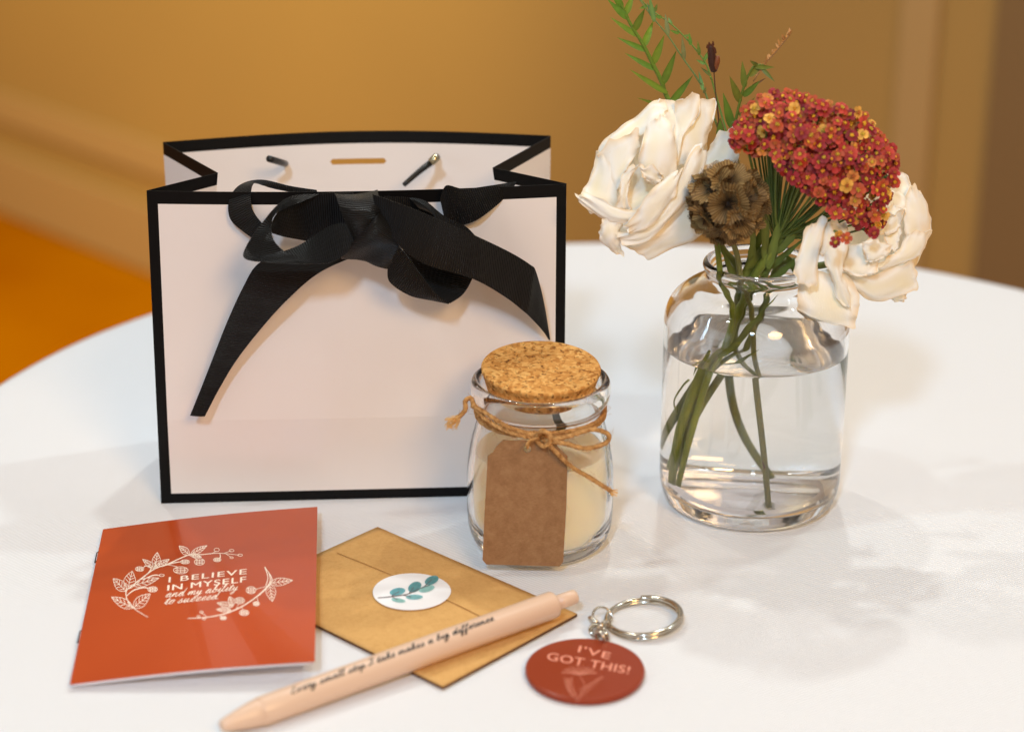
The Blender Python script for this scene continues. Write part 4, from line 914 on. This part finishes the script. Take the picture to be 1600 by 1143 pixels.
strokes(mb, [[(1193, 392), (1232, 450), (1226, 490), (1160, 556)], [(1195, 396), (1212, 450), (1200, 500)]], 5, pc, n=5)
mb.build('cover_print', m_ink, co, smooth=False)

# ================================================================== PEN
pt, pe = atz(345, 1134, .52), atz(899, 931, 1.06)
ax_ = (pe-pt).normalized(); PL = (pe-pt).length; PR = .60
print('PEN', PL)
pen = thing('ballpoint_pen', pt-V((0, 0, .5)), 'peach click pen with black handwritten lettering lying across the envelope', 'pen')
ps = ax_.cross(V((0, 0, 1))).normalized(); pu = ps.cross(ax_).normalized()
def revolve(name, prof, m, parent, n=48):
    vs = []; fs = []
    for (t, r) in prof:
        for k in range(n):
            a = 2*math.pi*k/n; vs.append(pt+ax_*t+(ps*math.cos(a)+pu*math.sin(a))*max(r, .001))
    for i in range(len(prof)-1):
        for k in range(n): fs.append((i*n+k, i*n+(k+1) % n, (i+1)*n+(k+1) % n, (i+1)*n+k))
    fs += [tuple(range(n-1, -1, -1)), tuple((len(prof)-1)*n+k for k in range(n))]
    return mesh(name, vs, fs, m, parent)
cap = 14.0*0+PL-1.15
body = revolve('barrel', [(1.75, .575), (1.8, PR), (3, PR+.01), (cap-.12, PR), (cap-.03, PR-.03), (cap, PR-.09)], m_pen, pen)
revolve('tip', [(-.02, .10), (0, .2), (.15, .27), (.8, .42), (1.4, .54), (1.73, .585), (1.76, .57)], m_pen, pen)
revolve('click_button', [(cap-.05, .33), (PL-.1, .33), (PL-.02, .30), (PL, .24)], m_pen, pen)
facing = (EYE-pt); facing = (facing-ax_*facing.dot(ax_)).normalized()
ang0 = math.atan2(facing.dot(pu), facing.dot(ps))
def onpen(t, s):                     # t cm along, s cm around
    a = ang0-s/PR*1.0; sg = 1
    d = ps*math.cos(a)+pu*math.sin(a); return pt+ax_*t+d*(PR+.018)
dirt = 1 if onpen(5, .2).z > onpen(5, 0).z else -1
mb = MB()
W_, ls = script_lines('Every small step I take makes a big difference.')
t0, t1 = 3.0, 12.9
print('pen text span', proj(onpen(t0, 0)), proj(onpen(t1, 0)))
strokes(mb, [[(x, y) for x, y in l] for l in ls], .21, lambda x, y: onpen(t0+(t1-t0)*x/W_, dirt*(.24+.155*y)), n=4)
mb.build('lettering', m_penink, body)

# ================================================================== KEY RING
DC = atz(914, 1043, .32); DR = 2.5
key = thing('keychain', V((DC.x, DC.y, 0)), 'round rust red keychain disc with steel split ring reading I\'VE GOT THIS!', 'keychain')
def disc_prof(): return rprof([(0, 0), (2.35, 0), (2.5, .04), (2.52, .16), (2.5, .29), (2.42, .32), (0, .32)], 1)
ringR = V((5.6, -11.6, .16))
tx_ = math.radians(-1.5)
hd = atz(937, 1000, .3)          # disc hole
vs, fs = lathe([(2.40, 0), (2.48, .03), (2.51, .10), (2.51, .24), (2.48, .30), (2.42, .32)], V((DC.x, DC.y, .02)), 96); fs += [tuple(range(95, -1, -1)), tuple(range(480, 576))]
dk = mesh('disc', vs, fs, m_acry, key, smooth=True); md_ = dk.modifiers.new('e', 'EDGE_SPLIT'); md_.split_angle = math.radians(12)
dsf = lambda u, v: V((DC.x+(u-.5)*5, DC.y+(v-.5)*5, .345))
def ond(x, y): u, v = inv(dsf, x, y); return dsf(u, v)
Z8 = lambda x, y: (800+x/5.197, 900+y/5.197)
pd_ = lambda x, y: ond(*Z8(x, y))
mb = MB()
ond2 = lambda x, y: ond(x, y)+V((0, 0, .006))
for dx_, dh_ in ((-.25, .006), (.25, .009)):
    f_ = lambda x, y: ond(x+dx_, y)+V((0, 0, dh_))
    block_text(mb, "I'VE", Z8(533, 612), Z8(788, 672), (3.4, -9.8), f_, 0, 1.1)
    block_text(mb, 'GOT THIS!', Z8(280, 675), Z8(945, 792), (3.6, -11.6), f_, 0, 1.06)
ls = []
for k in range(15):
    a = math.radians(188+k*12); x, y = 545+145*math.cos(a), 790+70*math.sin(a)+ (8 if k % 2 else 0); ls.append([(545, 800), ((545+x)/2+4, (800+y)/2-6), (x, y+ (0 if 3 < k < 11 else 0))])
ls += [[(548, 800), (590, 880), (560, 960), (530, 1015)], [(530, 1005), (470, 940), (455, 830)], [(545, 985), (600, 900), (735, 815)]]
for k in range(11):
    t = k/10; x, y = 455+60*t*t, 840+150*t; ls += [[(x, y), (x-35*(1-.2*t), y-22)], [(x, y), (x+38*(1-.4*t), y-26)]]
for k in range(11):
    t = k/10; x, y = 735-170*t, 815+130*t; ls += [[(x, y), (x-16, y-34*(.3+t)*.8)], [(x, y), (x+10, y+34*(.3+t)*.7)]]
strokes(mb, ls, 2.6, pd_, n=4)
mb.build('etched_lettering', m_etch, dk, smooth=False)
# small hole plug look: dark hole ring in the disc
def ring_mesh(mb, c, R, r, axis, n=64, m=10, a0=0, a1=2*math.pi, flat=1.0, lift=0.0):
    ax2 = V(axis).normalized(); a = ax2.orthogonal().normalized(); b = ax2.cross(a); full = abs(a1-a0-2*math.pi) < 1e-3
    pts_ = [c+(a*math.cos(t)+b*math.sin(t))*R+ax2*lift*(i/n) for i, t in enumerate([a0+(a1-a0)*k/n for k in range(n+1)])]
    vs = []
    for i, p in enumerate(pts_):
        rd = (p-c-ax2*lift*(i/n)).normalized()
        for k in range(m):
            q = 2*math.pi*k/m; vs.append(p+rd*r*math.cos(q)+ax2*r*flat*math.sin(q))
    fs = [(i*m+k, i*m+(k+1) % m, (i+1)*m+(k+1) % m, (i+1)*m+k) for i in range(n) for k in range(m)]+[tuple(range(m-1, -1, -1)), tuple(n*m+k for k in range(m))]
    mb.add(vs, fs)
rc = atz(1006, 966, .22); rx = 1.62
mb = MB()
ring_mesh(mb, rc+V((0, 0, .06)), rx, .135, (-.10, 0, 1), 96, 12, a0=.55, a1=.55+2*math.pi*1.04, flat=.8, lift=.10)
ring_mesh(mb, rc+V((0, 0, -.05)), rx, .13, (-.10, 0, 1), 96, 12, a0=-2.5, a1=-2.5+2*math.pi*.995, flat=.7)
mb.build('split_ring', m_metal, key)
def link(px, py, z, R, r, axis, name='chain_link'):
    m2 = MB(); ring_mesh(m2, atz(px, py, z), R, r, axis, 40, 8); m2.build(name, m_metal, key)
link(941, 963, .45, .44, .055, (.35, -.75, .75), 'jump_ring')
link(929, 971, .38, .27, .10, (.6, .5, .55)); link(941, 979, .45, .28, .10, (-.8, .5, .3)); link(931, 985, .38, .25, .10, (.35, -.6, .8)); link(945, 990, .45, .26, .11, (.9, .35, .3))
link(938, 996, .42, .30, .09, (.75, .55, .1), 'jump_ring')
